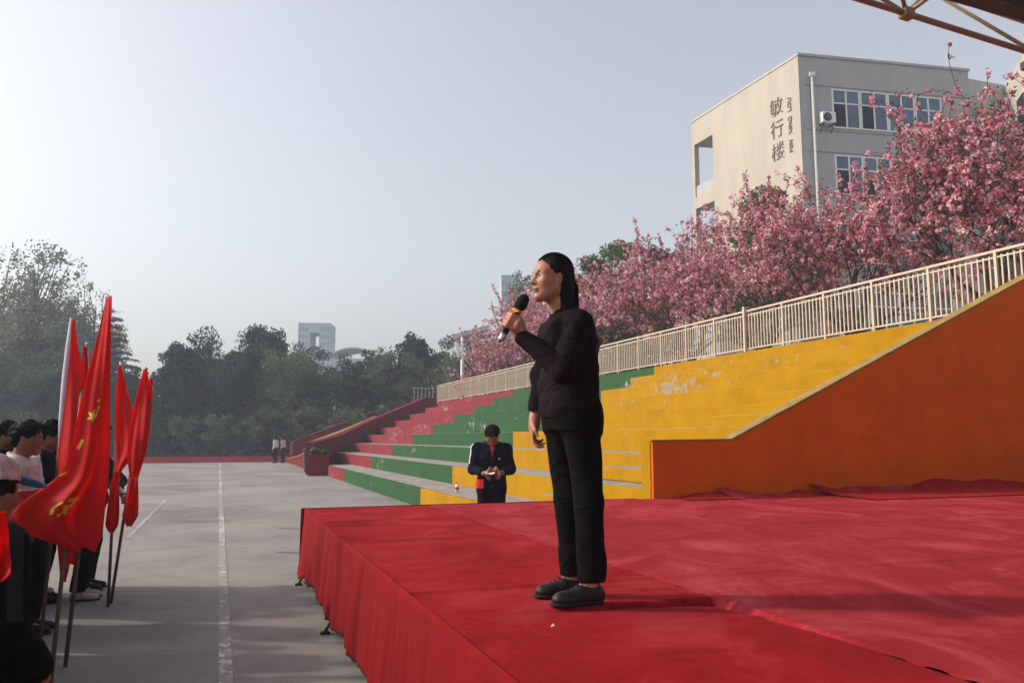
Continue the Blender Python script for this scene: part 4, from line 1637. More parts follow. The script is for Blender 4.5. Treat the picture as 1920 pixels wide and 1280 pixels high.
Vs, Fs, off = [], [], 0
for k in range(34):
    x = -62 + k * 2.9 + rng_.uniform(-1, 1)
    h = rng_.uniform(7.2, 10.2)
    cen = np.array([x, 74 + rng_.uniform(-2, 6), 0])
    P = rng_.normal(size=(1500, 3))
    P /= np.linalg.norm(P, axis=1, keepdims=True)
    P *= rng_.uniform(.3, 1, (1500, 1)) ** .4
    P = P * np.array([3.0, 3.0, h * .5]) + cen + np.array([0, 0, h * .5])
    P += rng_.normal(size=P.shape) * .35
    V, Fc = leaf_quads(rng_, P, .26, asp=.6)
    Vs.append(V)
    Fs.append(Fc + off)
    off += len(V)
o = link(bpy.data.objects.new('far_wood', np_mesh('far_wood', np.vstack(Vs), np.vstack(Fs), [M['leaf_dark']])))
tag(o, 'dim mass of dark woodland behind the first row of trees', None, None, 'stuff')
# planting strip the belt grows in
sheet('planting_strip', [uv(-60, COURT_END + .3, 0.0), uv(16, COURT_END + .3, 0.0), uv(16, COURT_END + 45, 0.0), uv(-60, COURT_END + 45, 0.0)], M['earth'],
      label='dark soil strip under the trees beyond the court')

# ================================================================== PEOPLE
def rotz(a):
    c, s = math.cos(a), math.sin(a)
    return np.array([[c, -s, 0], [s, c, 0], [0, 0, 1.]])


def roty(a):       # positive pitches the +x axis down
    c, s = math.cos(a), math.sin(a)
    return np.array([[c, 0, s], [0, 1, 0], [-s, 0, c]])


def rotx(a):
    c, s = math.cos(a), math.sin(a)
    return np.array([[1, 0, 0], [0, c, -s], [0, s, c]])


A = lambda *x: np.array(x, float)


def nrm(v):
    return v / (np.linalg.norm(v) + 1e-9)


def cone(a, b, ra, rb, k=0.02, op='add'):
    a, b = np.asarray(a, float), np.asarray(b, float)
    ab = b - a
    L2 = ab.dot(ab) + 1e-12

    def f(X, Y, Z):
        t = ((X - a[0]) * ab[0] + (Y - a[1]) * ab[1] + (Z - a[2]) * ab[2]) / L2
        t = np.clip(t, 0, 1)
        return np.sqrt((X - a[0] - t * ab[0]) ** 2 + (Y - a[1] - t * ab[1]) ** 2 + (Z - a[2] - t * ab[2]) ** 2) - (ra + (rb - ra) * t)
    r = max(ra, rb)
    return (f, np.minimum(a, b) - r, np.maximum(a, b) + r, k, op)


def ell(c, r, Rm=None, k=0.02, op='add'):
    c, r = np.asarray(c, float), np.asarray(r, float)
    Rm = np.eye(3) if Rm is None else Rm

    def f(X, Y, Z):
        x, y, z = X - c[0], Y - c[1], Z - c[2]
        p = [(x * Rm[0, i] + y * Rm[1, i] + z * Rm[2, i]) for i in range(3)]
        k0 = np.sqrt((p[0] / r[0]) ** 2 + (p[1] / r[1]) ** 2 + (p[2] / r[2]) ** 2)
        k1 = np.sqrt((p[0] / r[0] ** 2) ** 2 + (p[1] / r[1] ** 2) ** 2 + (p[2] / r[2] ** 2) ** 2) + 1e-9
        return k0 * (k0 - 1) / k1
    m = np.abs(Rm) @ r
    return (f, c - m, c + m, k, op)


def loft(levels, k=0.03, grow=0.0, op='add', p=2.4):
    """upright column; levels = (z, cx, cy, rx, ry)"""
    Lv = np.array(sorted(levels), float)
    zs = Lv[:, 0]

    def f(X, Y, Z):
        z = np.clip(Z, zs[0], zs[-1])
        cx, cy = np.interp(z, zs, Lv[:, 1]), np.interp(z, zs, Lv[:, 2])
        rx, ry = np.interp(z, zs, Lv[:, 3]) + grow, np.interp(z, zs, Lv[:, 4]) + grow
        q = (np.abs((X - cx) / rx) ** p + np.abs((Y - cy) / ry) ** p + 1e-12) ** (1 / p)
        d = (q - 1) * np.minimum(rx, ry)
        e = np.maximum(zs[0] - Z, Z - zs[-1])
        return np.maximum(d, e)
    rx, ry = (Lv[:, 3] + grow).max(), (Lv[:, 4] + grow).max()
    return (f, A(Lv[:, 1].min() - rx, Lv[:, 2].min() - ry, zs[0]), A(Lv[:, 1].max() + rx, Lv[:, 2].max() + ry, zs[-1]), k, op)


def cutz(z, below=True):
    """remove everything below (or above) a level"""
    return ('cut', z, below)


def field(prims, h, disp=None):
    adds = [p for p in prims if p[0] != 'cut' and p[4] == 'add']
    lo = np.min([p[1] for p in adds], 0) - 3 * h - .01
    hi = np.max([p[2] for p in adds], 0) + 3 * h + .01
    n = np.ceil((hi - lo) / h).astype(int) + 1
    Fd = np.full(n, 0.5, np.float32)
    ax = [(lo[i] + h * np.arange(n[i])).astype(np.float32) for i in range(3)]
    for p in prims:
        if p[0] == 'cut':
            z = ax[2][None, None, :]
            Fd = np.maximum(Fd, (p[1] - z) if p[2] else (z - p[1]))
            continue
        f, a, b, k, op = p
        mg = k + 3 * h
        i0 = np.clip(np.floor((a - mg - lo) / h).astype(int), 0, n - 1)
        i1 = np.clip(np.ceil((b + mg - lo) / h).astype(int) + 1, 1, n)
        s = tuple(slice(i0[i], i1[i]) for i in range(3))
        d = f(ax[0][s[0]][:, None, None], ax[1][s[1]][None, :, None], ax[2][s[2]][None, None, :]).astype(np.float32)
        F0 = Fd[s]
        if op == 'add':
            hh = np.maximum(k - np.abs(F0 - d), 0) / k
            Fd[s] = np.minimum(F0, d) - hh * hh * k * .25
        else:
            d = -d
            hh = np.maximum(k - np.abs(F0 - d), 0) / k
            Fd[s] = np.maximum(F0, d) + hh * hh * k * .25
    if disp is not None:
        Fd = Fd + disp(ax[0][:, None, None], ax[1][None, :, None], ax[2][None, None, :]).astype(np.float32)
    return Fd, lo, h


EDGES = [((0, 0, 0), (1, 0, 0)), ((0, 1, 0), (1, 1, 0)), ((0, 0, 1), (1, 0, 1)), ((0, 1, 1), (1, 1, 1)),
         ((0, 0, 0), (0, 1, 0)), ((1, 0, 0), (1, 1, 0)), ((0, 0, 1), (0, 1, 1)), ((1, 0, 1), (1, 1, 1)),
         ((0, 0, 0), (0, 0, 1)), ((1, 0, 0), (1, 0, 1)), ((0, 1, 0), (0, 1, 1)), ((1, 1, 0), (1, 1, 1))]


def nets(Fd, lo, h):
    """surface nets: one vertex per crossed cell"""
    s = Fd < 0
    c = np.zeros(np.array(s.shape) - 1, np.uint8)
    nx, ny, nz = c.shape
    for dx in (0, 1):
        for dy in (0, 1):
            for dz in (0, 1):
                c += s[dx:dx + nx, dy:dy + ny, dz:dz + nz]
    act = (c > 0) & (c < 8)
    I, J, K = np.nonzero(act)
    idx = np.full(c.shape, -1, np.int32)
    idx[I, J, K] = np.arange(len(I))
    acc = np.zeros((len(I), 3))
    cnt = np.zeros(len(I))
    for a, b in EDGES:
        fa = Fd[I + a[0], J + a[1], K + a[2]]
        fb = Fd[I + b[0], J + b[1], K + b[2]]
        m = (fa < 0) != (fb < 0)
        t = np.where(m, fa / np.where(m, fa - fb, 1), 0)
        acc += m[:, None] * (np.array(a) + t[:, None] * (np.array(b) - np.array(a)))
        cnt += m
    V = lo + h * (np.stack([I, J, K], 1) + acc / cnt[:, None])
    Q = []
    for axis in range(3):
        e = [0, 0, 0]
        e[axis] = 1
        sa = s[:s.shape[0] - e[0], :s.shape[1] - e[1], :s.shape[2] - e[2]]
        sb_ = s[e[0]:, e[1]:, e[2]:]
        for flip, m in ((False, sa & ~sb_), (True, ~sa & sb_)):
            i, j, k = np.nonzero(m)
            o = [x for x in range(3) if x != axis]
            P = np.stack([i, j, k], 1)
            ok = (P[:, o[0]] > 0) & (P[:, o[1]] > 0) & (P[:, o[0]] < c.shape[o[0]]) & (P[:, o[1]] < c.shape[o[1]]) & (P[:, axis] < c.shape[axis])
            P = P[ok]
            d0 = np.eye(3, dtype=int)[o[0]]
            d1 = np.eye(3, dtype=int)[o[1]]
            q = [P - d0 - d1, P - d1, P, P - d0]
            q = np.stack([idx[x[:, 0], x[:, 1], x[:, 2]] for x in q], 1)
            if flip != (axis == 1):
                q = q[:, ::-1]
            Q.append(q)
    Q = np.vstack(Q)
    return V, Q[(Q >= 0).all(1)]


def sdf_obj(name, prims, h, mats, parent, S=1.0, disp=None, pick=None):
    V, Q = nets(*field(prims, h, disp))
    mi = None
    if pick is not None:
        mi = pick(V[Q].mean(1))
    o = link(bpy.data.objects.new(name, np_mesh(name, V * S, Q, mats if isinstance(mats, (list, tuple)) else [mats], mi, True)), parent)
    return o


def folds(amp, seed, zf=26.0):
    r_ = np.random.RandomState(seed)
    ph = r_.uniform(0, 6.28, 6)

    def f(X, Y, Z):
        w = np.sin(7 * X + ph[0]) + np.sin(9 * Y + ph[1]) + 0.6 * np.sin(5 * Z + ph[2])
        a = np.sin(zf * Z + 2.6 * w + ph[3])
        b = np.sin(zf * .55 * Z - 2.2 * w + 14 * X + ph[4])
        c = np.sin(zf * 1.7 * Z + 3.4 * w + 10 * Y + ph[5])
        r1 = 1 - np.abs(np.sin(zf * .5 * Z + 1.9 * w + ph[0]))
        return amp * (.35 * a + .3 * b + .2 * c - 0.3 * r1 ** 2)
    return f


def hand_relax(W, d, s, n, r=1.0, curl=1.0):
    """d: along the hand, s: thumb side, n: the way the fingers curl"""
    d, s, n = nrm(d), nrm(s), nrm(n)
    Rm = np.stack([d, s, n], 1)
    P = [cone(W - d * .02, W + d * .03, .024, .027, .02), ell(W + d * .055, A(.052, .040, .017) * r, Rm, .016)]
    for i in range(4):
        b = W + d * (.094 - .004 * abs(i - 1)) * r + s * (.029 - .0195 * i) * r
        L = (.034, .038, .036, .028)[i] * r
        dirn, a = d.copy(), (.25 + .12 * i) * curl
        for j in range(3):
            dirn = nrm(d * math.cos(a) + n * math.sin(a) + s * (.10 - .06 * i))
            e = b + dirn * L * (1, .72, .6)[j]
            P.append(cone(b, e, (.0092, .0082, .0074)[j] * r, (.0082, .0074, .0062)[j] * r, .007))
            b = e
            a += (.42 + .08 * i) * curl
    b = W + d * .025 * r + s * .028 * r
    e = b + nrm(d * .72 + s * .62 + n * .35) * .042 * r
    P.append(cone(b, e, .014 * r, .0105 * r, .012))
    P.append(cone(e, e + nrm(d * .9 + s * .12 + n * .45) * .036 * r, .0105 * r, .0075 * r, .006))
    return P


def hand_grip(C, m, q, W, hr=.018, hs=1, r=1.0):
    """fist round a bar: C on the bar, m along it (towards the thumb), q from the bar to the palm, hs +1/-1 for the curl sense"""
    m = nrm(m)
    q = nrm(q - m * m.dot(q))
    b = np.cross(m, q) * hs
    rr = hr + .0095 * r
    Rm = np.stack([m, b, q], 1)
    P = [ell(C + q * (rr + .013) + b * .006, A(.043, .036, .018) * r, Rm, .014), cone(W, C + q * (rr + .024), .027 * r, .026 * r, .024)]

    def pt(o, th, rad):
        th = R(th)
        return C + m * o + (q * math.cos(th) + b * math.sin(th)) * rad
    for i, o in enumerate((.031, .011, -.010, -.030)):
        ths = (38, 92, 150, 205, 258 - 8 * i)
        rd = (rr + .012, rr + .007, rr + .002, rr, rr - .001)
        for j in range(4):
            P.append(cone(pt(o * r, ths[j], rd[j]), pt(o * r * .97, ths[j + 1], rd[j + 1]), (.0105, .0100, .0092, .0084)[j] * r, (.0100, .0092, .0084, .0072)[j] * r, .0055))
    t0, t1, t2, t3 = pt(.0, -28, rr + .016), pt(.034 * r, -62, rr + .010), pt(.050 * r, -112, rr + .004), pt(.056 * r, -158, rr + .002)
    P += [cone(t0, t1, .016 * r, .013 * r, .012), cone(t1, t2, .0125 * r, .0105 * r, .008), cone(t2, t3, .0105 * r, .008 * r, .006)]
    return P


DEF = dict(
    head=A(.035, 0, 1.525), hyaw=0.0, hpitch=0.0, hs=.96, neck=A(-.015, 0, 1.37),
    sh=[A(-.01, .165, 1.325), A(-.01, -.165, 1.325)], el=[A(-.035, .205, 1.07), A(-.035, -.205, 1.07)], wr=[A(.03, .205, .845), A(.03, -.205, .845)],
    hip=[A(-.02, .082, .87), A(-.02, -.082, .87)], kn=[A(.0, .09, .47), A(.0, -.09, .47)], an=[A(-.045, .09, .09), A(-.045, -.09, .09)],
    hands=[None, None], cx=-.015, girth=1.0, slope=0.0, foot=[0.0, 0.0])

TORSO = [(.80, .0, .098, .150), (.90, .0, .105, .160), (1.00, .0, .092, .138), (1.10, .0, .095, .140), (1.22, .004, .104, .152), (1.30, .0, .092, .150),
         (1.345, -.006, .072, .115), (1.385, -.010, .052, .062)]


def torso_levels(J, grow=0.0, zmin=None, zmax=None):
    g = J['girth']
    out = []
    for z, dx, rx, ry in TORSO:
        out.append((z, J['cx'] + dx + J['slope'] * (z - .9), 0, rx * g + grow, ry * g + grow))
    if zmin is not None:
        zs = [o[0] for o in out]
        ar = np.array(out)
        row = lambda z: tuple([z] + [float(np.interp(z, zs, ar[:, i])) for i in range(1, 5)])
        keep = [o for o in out if o[0] > zmin and (zmax is None or o[0] < zmax)]
        out = [row(zmin)] + keep + ([row(zmax)] if zmax else [])
    return out


def person(label, loc, heading, S, J, wear, vox=.006, group=None):
    """wear: dict(top, bottom, shoe, hair, skin) ; local axes: x ahead, y to the left, z up"""
    j = {k: (v.copy() if isinstance(v, np.ndarray) else (list(v) if isinstance(v, list) else v)) for k, v in DEF.items()}
    j.update(J)
    root = empty('person', loc, heading, label, 'person', group)
    Rh = rotz(j['hyaw']) @ roty(j['hpitch'])
    hc, hs = j['head'], j['hs']

    def H(*p):
        return hc + Rh @ (A(*p) * hs)

    def he(c, r, rl=None, k=.02, op='add'):
        return ell(H(*c), A(*r) * hs, Rh if rl is None else Rh @ rl, k * hs, op)

    def hcn(a, b, ra, rb, k=.02):
        return cone(H(*a), H(*b), ra * hs, rb * hs, k * hs)
    fine = wear.get('face', True)
    # -------- body: one continuous surface
    P = [he((-.012, 0, .036), (.094, .075, .084)), he((.034, 0, -.022), (.058, .060, .086), k=.035), he((.030, 0, -.030), (.052, .066, .062), k=.03)]
    P += [cone(j['neck'] + A(0, 0, -.03), H(-.022, 0, -.055), .058, .051, .04)]
    for s in (1, -1):
        P += [hcn((.004, .050 * s, -.058), (.064, .014 * s, -.100), .021, .017, .03), he((.058, .040 * s, -.024), (.024, .022, .022), k=.02)]
        P += [hcn((.083, .008 * s, .022), (.066, .046 * s, .019), .011, .009, .018)]
        P += [he((-.006, .074 * s, -.012), (.017, .009, .032), rotz(.35 * s) @ roty(-.2), .010), he((-.002, .079 * s, -.010), (.009, .006, .018), rotz(.35 * s), .006, 'sub')]
        if fine:
            P += [he((.092, .031 * s, .001), (.016, .017, .011), None, .014, 'sub'), he((.072, .031 * s, .001), (.0135, .0155, .0125), None, .006)]
    P += [he((.074, 0, -.101), (.018, .019, .015), k=.022)]
    P += [hcn((.087, 0, .010), (.107, 0, -.030), .0078, .0108, .016), he((.095, .0125, -.0345), (.0105, .0085, .0085), k=.007), he((.095, -.0125, -.0345), (.0105, .0085, .0085), k=.007)]
    if fine:
        P += [he((.089, 0, -.0620), (.0115, .022, .0062), k=.007), he((.0875, 0, -.0755), (.0115, .019, .0070), k=.007), he((.103, 0, -.0685), (.016, .019, .0022), None, .004, 'sub')]
        P += [he((.101, .0085, -.041), (.006, .0042, .004), None, .003, 'sub'), he((.101, -.0085, -.041), (.006, .0042, .004), None, .003, 'sub')]
    P += [loft(torso_levels(j, -.012, .87), .03)]
    for i in (0, 1):
        sh, el_, wr = j['sh'][i], j['el'][i], j['wr'][i]
        P += [cone(A(j['neck'][0], sh[1] * .40, sh[2] + .012), sh, .045, .044, .04), cone(sh, el_, .046, .036, .03), cone(el_, wr, .036, .0245, .02)]
        hd = j['hands'][i]
        side = 1 if i == 0 else -1
        if hd is None:
            d = nrm(wr - el_) * .6 + A(0, 0, -.4)
            P += hand_relax(wr, d, A(1, -.15 * side, 0), A(.1, -side, 0))
        elif hd[0] == 'relax':
            P += hand_relax(wr, hd[1], hd[2], hd[3], curl=hd[4] if len(hd) > 4 else 1, r=hd[5] if len(hd) > 5 else 1)
        else:
            P += hand_grip(hd[1], hd[2], hd[3], wr, hr=hd[4], hs=hd[5])
        hp, kn, an = j['hip'][i], j['kn'][i], j['an'][i]
        P += [cone(hp, kn, .074, .050, .04), cone(kn, an, .048, .034, .03)]
        P += [cone(an, an + rotz(j['foot'][i]) @ A(.12, 0, -.055), .034, .024, .02)]
    skin = wear.get('skin', M['skin'])

    def lip(C):
        q = ((C - hc) @ Rh) / hs
        return ((q[:, 0] > .078) & (np.abs(q[:, 1]) < .024) & (q[:, 2] < -.0565) & (q[:, 2] > -.0825)).astype(int)
    sdf_obj('body', P, vox, [skin, M['lips']] if fine else [skin], root, S, pick=lip if fine else None)
    # -------- eyes and brows
    if fine:
        for s in (1, -1):
            e = sdf_obj('eye', [he((.0805, .0315 * s, .0008), (.0066, .0125, .0050), rotz(.28 * s), .001)], .0016, M['eye_white'], root, S)
            sdf_obj('iris', [he((.0828, .0305 * s, .0008), (.0062, .0072, .0054), None, .001)], .0012, M['eye'], e, S)
            b = MB()
            b.tube([Vector(H(.0905, .012 * s, .0200)) * S, Vector(H(.0880, .030 * s, .0255)) * S, Vector(H(.0745, .050 * s, .0205)) * S], [.0028 * S, .0036 * S, .0016 * S], 6)
            b.build('eyebrow', M['hair'], root, smooth=True)
            b = MB()
            b.tube([Vector(H(.0835, .0185 * s, .0030)) * S, Vector(H(.0868, .031 * s, .0062)) * S, Vector(H(.0790, .0435 * s, .0020)) * S], [.0013 * S, .0021 * S, .0014 * S], 5)
            b.build('eyelash', M['eye'], root, smooth=True)
        b = MB()
        b.tube([Vector(H(.088, .0195, -.0685)) * S, Vector(H(.0965, .008, -.0690)) * S, Vector(H(.0965, -.008, -.0690)) * S, Vector(H(.088, -.0195, -.0685)) * S], [.0010 * S, .0021 * S, .0021 * S, .0010 * S], 6)
        b.build('mouth', M['eye'], root, smooth=True)
    # -------- hair
    P = []
    hair = wear['hair']
    if hair == 'long':
        P = [he((-.020, 0, .040), (.098, .083, .090)), he((-.048, 0, -.02), (.068, .080, .092), k=.03)]
        P += [he((.070, 0, -.018), (.062, .070, .088), roty(-.30), .008, 'sub')]
        P += [he((.050, .082, -.05), (.060, .030, .050), None, .006, 'sub'), he((.050, -.082, -.05), (.060, .030, .050), None, .006, 'sub')]
        P += [he((-.004, .085, -.012), (.019, .022, .032), None, .006, 'sub'), he((-.004, -.085, -.012), (.019, .022, .032), None, .006, 'sub')]
        nb_ = H(-.070, 0, -.075)
        P += [cone(H(-.045, .038, -.04), H(-.052, .040, -.155), .034, .030, .03), cone(H(-.045, -.038, -.04), H(-.052, -.040, -.155), .034, .030, .03),
              cone(H(-.060, 0, -.03), H(-.100, 0, -.19), .052, .052, .03)]
        bx = j['cx'] + j['slope'] * .4
        P += [cone(H(-.098, 0, -.17), A(bx - .122, -.01, 1.20), .052, .042, .03), cone(H(-.082, .035, -.15), A(bx - .112, .05, 1.22), .034, .030, .03),
              cone(A(bx - .118, -.01, 1.20), A(bx - .122, .0, 1.07), .042, .030, .03), cone(A(bx - .112, .05, 1.22), A(bx - .118, .045, 1.11), .030, .020, .03)]

        def strands(X, Y, Z):
            w = np.arctan2(Y - hc[1], -(X - hc[0] - .03) + 1e-6)
            return .0016 * np.sin(w * 34 + 3 * np.sin(Z * 9)) * (X < hc[0] + .03) + .0008 * np.sin(w * 71)
        o = sdf_obj('hair', P, min(vox, .0045), [M['hair'], M['hair_brown']], root, S, strands,
                    pick=lambda C: ((C[:, 2] + .02 * np.sin(C[:, 1] * 160)) < 1.225).astype(int))
        # loose strands: from the hairline over the crown and down the back
        r_ = np.random.RandomState(4)
        sm = MB()
        for q in range(230):
            y0 = r_.uniform(-1, 1)
            pts = []
            off = r_.uniform(.000, .0045)
            th0 = R(r_.uniform(28, 52)) if abs(y0) < .55 else R(r_.uniform(60, 105))
            th1 = R(r_.uniform(196, 214))
            for i_ in range(9):
                th = th0 + (th1 - th0) * i_ / 8
                yy = y0 * (.076 + off) * (.75 + .25 * math.sin(th - .3)) * math.sqrt(max(.15, 1 - .35 * abs(math.sin(th)) * y0 * y0))
                sc_ = math.sqrt(max(.06, 1 - (yy / .086) ** 2))
                pts.append(H(-.020 + (.0985 + off) * math.cos(th) * sc_, yy, .040 + (.0905 + off) * math.sin(th) * sc_))
            x_, y_, z_ = pts[-1]
            L_ = r_.uniform(.05, .30)
            for i_ in range(1, 5):
                pts.append(A(x_ - .035 * (i_ / 4) - .012 * math.sin(i_) * r_.rand(), y_ * (1 - .05 * i_) + r_.normal() * .002, z_ - L_ * i_ / 4))
            sm.tube([Vector(p_) * S for p_ in pts], [.0008 * S] + [.0013 * S] * (len(pts) - 2) + [.0004 * S], 3, cap=False)
        so_ = sm.build('loose_strands', M['hair'], o)
        so_['kind'] = 'stuff'
    else:
        P = [he((-.016, 0, .042), (.104, .086, .098)), he((-.045, 0, -.005), (.070, .083, .078), k=.03)]
        fr = wear.get('fringe', 0.0)
        P += [he((.092 + fr * .25, 0, -.034 - fr), (.070, .074, .094), None, .014, 'sub'), he((-.02, .085, -.050), (.045, .028, .052), None, .008, 'sub'),
              he((-.02, -.085, -.050), (.045, .028, .052), None, .008, 'sub')]
        if hair == 'tail':
            P += [cone(H(-.095, 0, .030), H(-.150, 0, .005), .028, .026, .02), cone(H(-.150, 0, .005), H(-.165, 0, -.12), .026, .014, .02)]
        r_ = np.random.RandomState(len(label))
        a, b_, c_ = r_.uniform(30, 60, 3)

        def tuft(X, Y, Z):
            return .0075 * np.sin(a * X + 2 * np.sin(30 * Y)) * np.sin(b_ * Y + 2 * np.sin(26 * Z)) + .003 * np.sin(c_ * (X + Y + Z) * 1.7)
        ho = sdf_obj('hair', P, max(vox * .8, .005), M['hair'], root, S, tuft)
        tm = MB()
        n_t = 0 if wear.get('tufts', True) else 258
        while n_t < 260:
            v_ = r_.normal(size=3)
            v_ /= np.linalg.norm(v_)
            if v_[2] < -.1 or (v_[0] > .55 and v_[2] < .50) or (abs(v_[1]) > .7 and v_[2] < .25):
                continue
            n_t += 1
            p0 = A(-.016 + .104 * v_[0], .088 * v_[1], .042 + .096 * v_[2])
            fwd = A(.55, .25 * v_[1], -.45) if v_[0] > -.1 else A(-.15, .3 * v_[1], -.8)
            fwd = fwd + r_.normal(size=3) * .25 + v_ * .28
            p1 = p0 + fwd * r_.uniform(.012, .024)
            p2 = p1 + (fwd + A(0, 0, -.4)) * r_.uniform(.010, .022)
            tm.tube([Vector(H(*p0)) * S, Vector(H(*p1)) * S, Vector(H(*p2)) * S], [.0055 * S, .0042 * S, .0008 * S], 4, cap=False)
        to = tm.build('hair_tufts', M['hair'], ho, smooth=True)
        to['kind'] = 'stuff'
    # -------- upper garment
    t = wear['top']
    P = [loft(torso_levels(j, t.get('ease', .022), t.get('hem', .86), 1.37), .03)]
    if t.get('belly'):
        P.append(loft([(t['hem'], j['cx'] + .012, 0, .118, .165), (t['hem'] + .05, j['cx'] + .016, 0, .128, .170), (1.02, j['cx'] + .016, 0, .124, .172), (1.2, j['cx'] + .01, 0, .10, .15)], .04))
    sr = t.get('sleeve', (.066, .056, .042))
    for i in (0, 1):
        sh, el_, wr = j['sh'][i], j['el'][i], j['wr'][i]
        wr2 = el_ + (wr - el_) * t.get('sleeve_len', .97)
        P += [cone(A(j['neck'][0] - .012, sh[1] * .38, sh[2] + .030), sh, sr[0] * .78, sr[0] * .93, .05), cone(sh, el_, sr[0] * .95, sr[1], .03), cone(el_, wr2, sr[1], sr[2], .02)]
        if t.get('cuff', True):
            d = nrm(wr - el_)
            P.append(cone(wr2 - d * .035, wr2, sr[2] - .003, sr[2] - .006, .004))
    nk = j['neck']
    P.append(cone(nk + A(-.004, 0, -.06), nk + A(.0, 0, -.012), .085, .064, .03))
    P.append(ell(nk + A(.012, 0, .035), A(.058, .056, .045), None, .008, 'sub'))
    if t.get('collar'):
        for a in np.linspace(0, 2 * math.pi, 15)[:-1]:
            a2 = a + 2 * math.pi / 14
            if abs(math.sin(a / 2)) < .12 or abs(math.sin(a2 / 2)) < .12:
                continue
            pa, pb_ = (nk + A(.064 * math.cos(x), .066 * math.sin(x), .010 - .020 * math.cos(x)) for x in (a, a2))
            P += [cone(pa, pb_, .013, .013, .01), cone(pa + A(0, 0, .022), pb_ + A(0, 0, .022), .010, .010, .012)]
    P.append(cutz(t.get('hem', .86)))
    o = sdf_obj('top', P, t.get('vox', vox), t['mats'], root, S, folds(t.get('fold', .0045), len(label) * 3 + 1, 22), pick=t.get('pick') and t['pick'](j))
    if t.get('rib'):
        lv = torso_levels(j, t.get('ease', .022) - .004, t['hem'] - .035, t['hem'] + .05)
        z = lambda c: .0016 * np.sin(np.arctan2(c[1], c[0]) * 90)
        o2 = sdf_obj('waistband', [loft([(t['hem'] - .042, j['cx'] + .012, 0, .118, .163), (t['hem'] - .005, j['cx'] + .014, 0, .127, .174), (t['hem'] + .02, j['cx'] + .014, 0, .129, .176)], .01)], vox, t['mats'][0], root, S,
                     lambda X, Y, Z: .0018 * np.sin(np.arctan2(Y, X - j['cx']) * 84))
    # -------- trousers
    b = wear['bottom']
    tr = b.get('r', (.090, .070, .056))
    P = [loft([(.80, j['cx'], 0, .112, .165), (.84, j['cx'], 0, .118, .168), (.92, j['cx'], 0, .115, .166), (.985, j['cx'], 0, .105, .150)], .05)]
    for i in (0, 1):
        hp, kn, an = j['hip'][i], j['kn'][i], j['an'][i]
        end = kn + (an - kn) * b.get('len', .97)
        P += [cone(hp, kn, tr[0], tr[1], .05), cone(kn, end, tr[1], tr[2], .02)]
        P += [ell(hp + A(-.035, 0, .0), A(.085, .085, .095), None, .05)]
        if b.get('len', .97) > .5:
            P += [cone(end + (kn - end) * .25, end + A(0, 0, .012), tr[2] + .004, tr[2] + .006, .02)]
    zc = j['an'][0][2] * (1 - 0) + (1 - b.get('len', .97)) * (j['kn'][0][2] - j['an'][0][2])
    P.append(cutz(max(.03, zc - .015)))
    sdf_obj('trousers', P, vox, b['mat'], root, S, folds(b.get('fold', .0045), len(label) * 5 + 2, 17))
    # -------- shoes
    for i in (0, 1):
        an = j['an'][i]
        Rf = rotz(j['foot'][i])
        sl_ = wear.get('shoe_len', 1.0)
        f = lambda x, y, z: A(an[0], an[1], 0) + Rf @ A(x * sl_, y, z)
        P = [cone(f(-.018, 0, .052), f(.045, 0, .046), .038, .038, .03), cone(f(.045, 0, .044), f(.145, 0, .030), .040, .026, .03), ell(f(.125, 0, .030), A(.060, .042, .026), Rf, .03),
             cone(f(-.022, 0, .035), f(.0, 0, .085), .036, .036, .02), ell(f(-.03, 0, .035), A(.034, .034, .035), Rf, .02)]
        P += [ell(f(.0, 0, .118), A(.030, .028, .030), Rf, .008, 'sub'), cutz(.012)]
        so = sdf_obj('shoe', P, min(vox, .005), wear['shoe'], root, S)
        P = [ell(f(.125, 0, .010), A(.072, .046, .03), Rf, .02), ell(f(-.015, 0, .010), A(.048, .039, .03), Rf, .02), cone(f(0, 0, .010), f(.11, 0, .010), .034, .040, .03), cutz(.0008), cutz(.017, False)]
        sdf_obj('sole', P, .005, wear.get('sole', M['sole']), so, S)
        if wear.get('laces'):
            for k in range(4):
                b_ = MB()
                x = .045 + .020 * k
                zt = .100 - .009 * k
                b_.tube([Vector(f(x, .026, zt - .018)) * S, Vector(f(x + .006, 0, zt - .001)) * S, Vector(f(x, -.026, zt - .018)) * S], .0026 * S, 5)
                b_.build('lace', M['charcoal'], so)
    return root, H, j


# ------------------------------------------------------------------ the woman with the microphone
HEAD_U = math.atan2(-UAX.y, -UAX.x)                  # she looks across the court
wbase = at_z(1060, 1127, ST_Z)
wloc = Vector((wbase.x, wbase.y, ST_Z + .004))
WS = 1.0
mic_b, mic_t = A(.338, .03, 1.213), A(.213, .055, 1.438)
mic_ax = nrm(mic_t - mic_b)
grip = mic_b + (mic_t - mic_b) * .40
JW = dict(
    cx=-.035, slope=.035, girth=.98, head=A(.062, .0, 1.536), hyaw=.13, hpitch=-.02, hs=.985, neck=A(-.004, 0, 1.378),
    sh=[A(-.012, .160, 1.295), A(-.005, -.160, 1.300)], el=[A(.100, .215, 1.065), A(.030, -.215, 1.060)],
    wr=[A(.236, .060, 1.235), A(.074, -.200, .842)],
    hands=[('grip', grip, mic_ax, A(-.80, .45, -.35), .0165, -1), ('relax', A(.10, .05, -1), A(.45, .85, .1), A(-.85, .45, 0), 1.2, .90)],
    hip=[A(-.040, .085, .86), A(-.020, -.085, .86)], kn=[A(-.086, .095, .46), A(-.064, -.09, .46)], an=[A(-.086, .10, .085), A(-.090, -.10, .085)], foot=[.05, -.03])
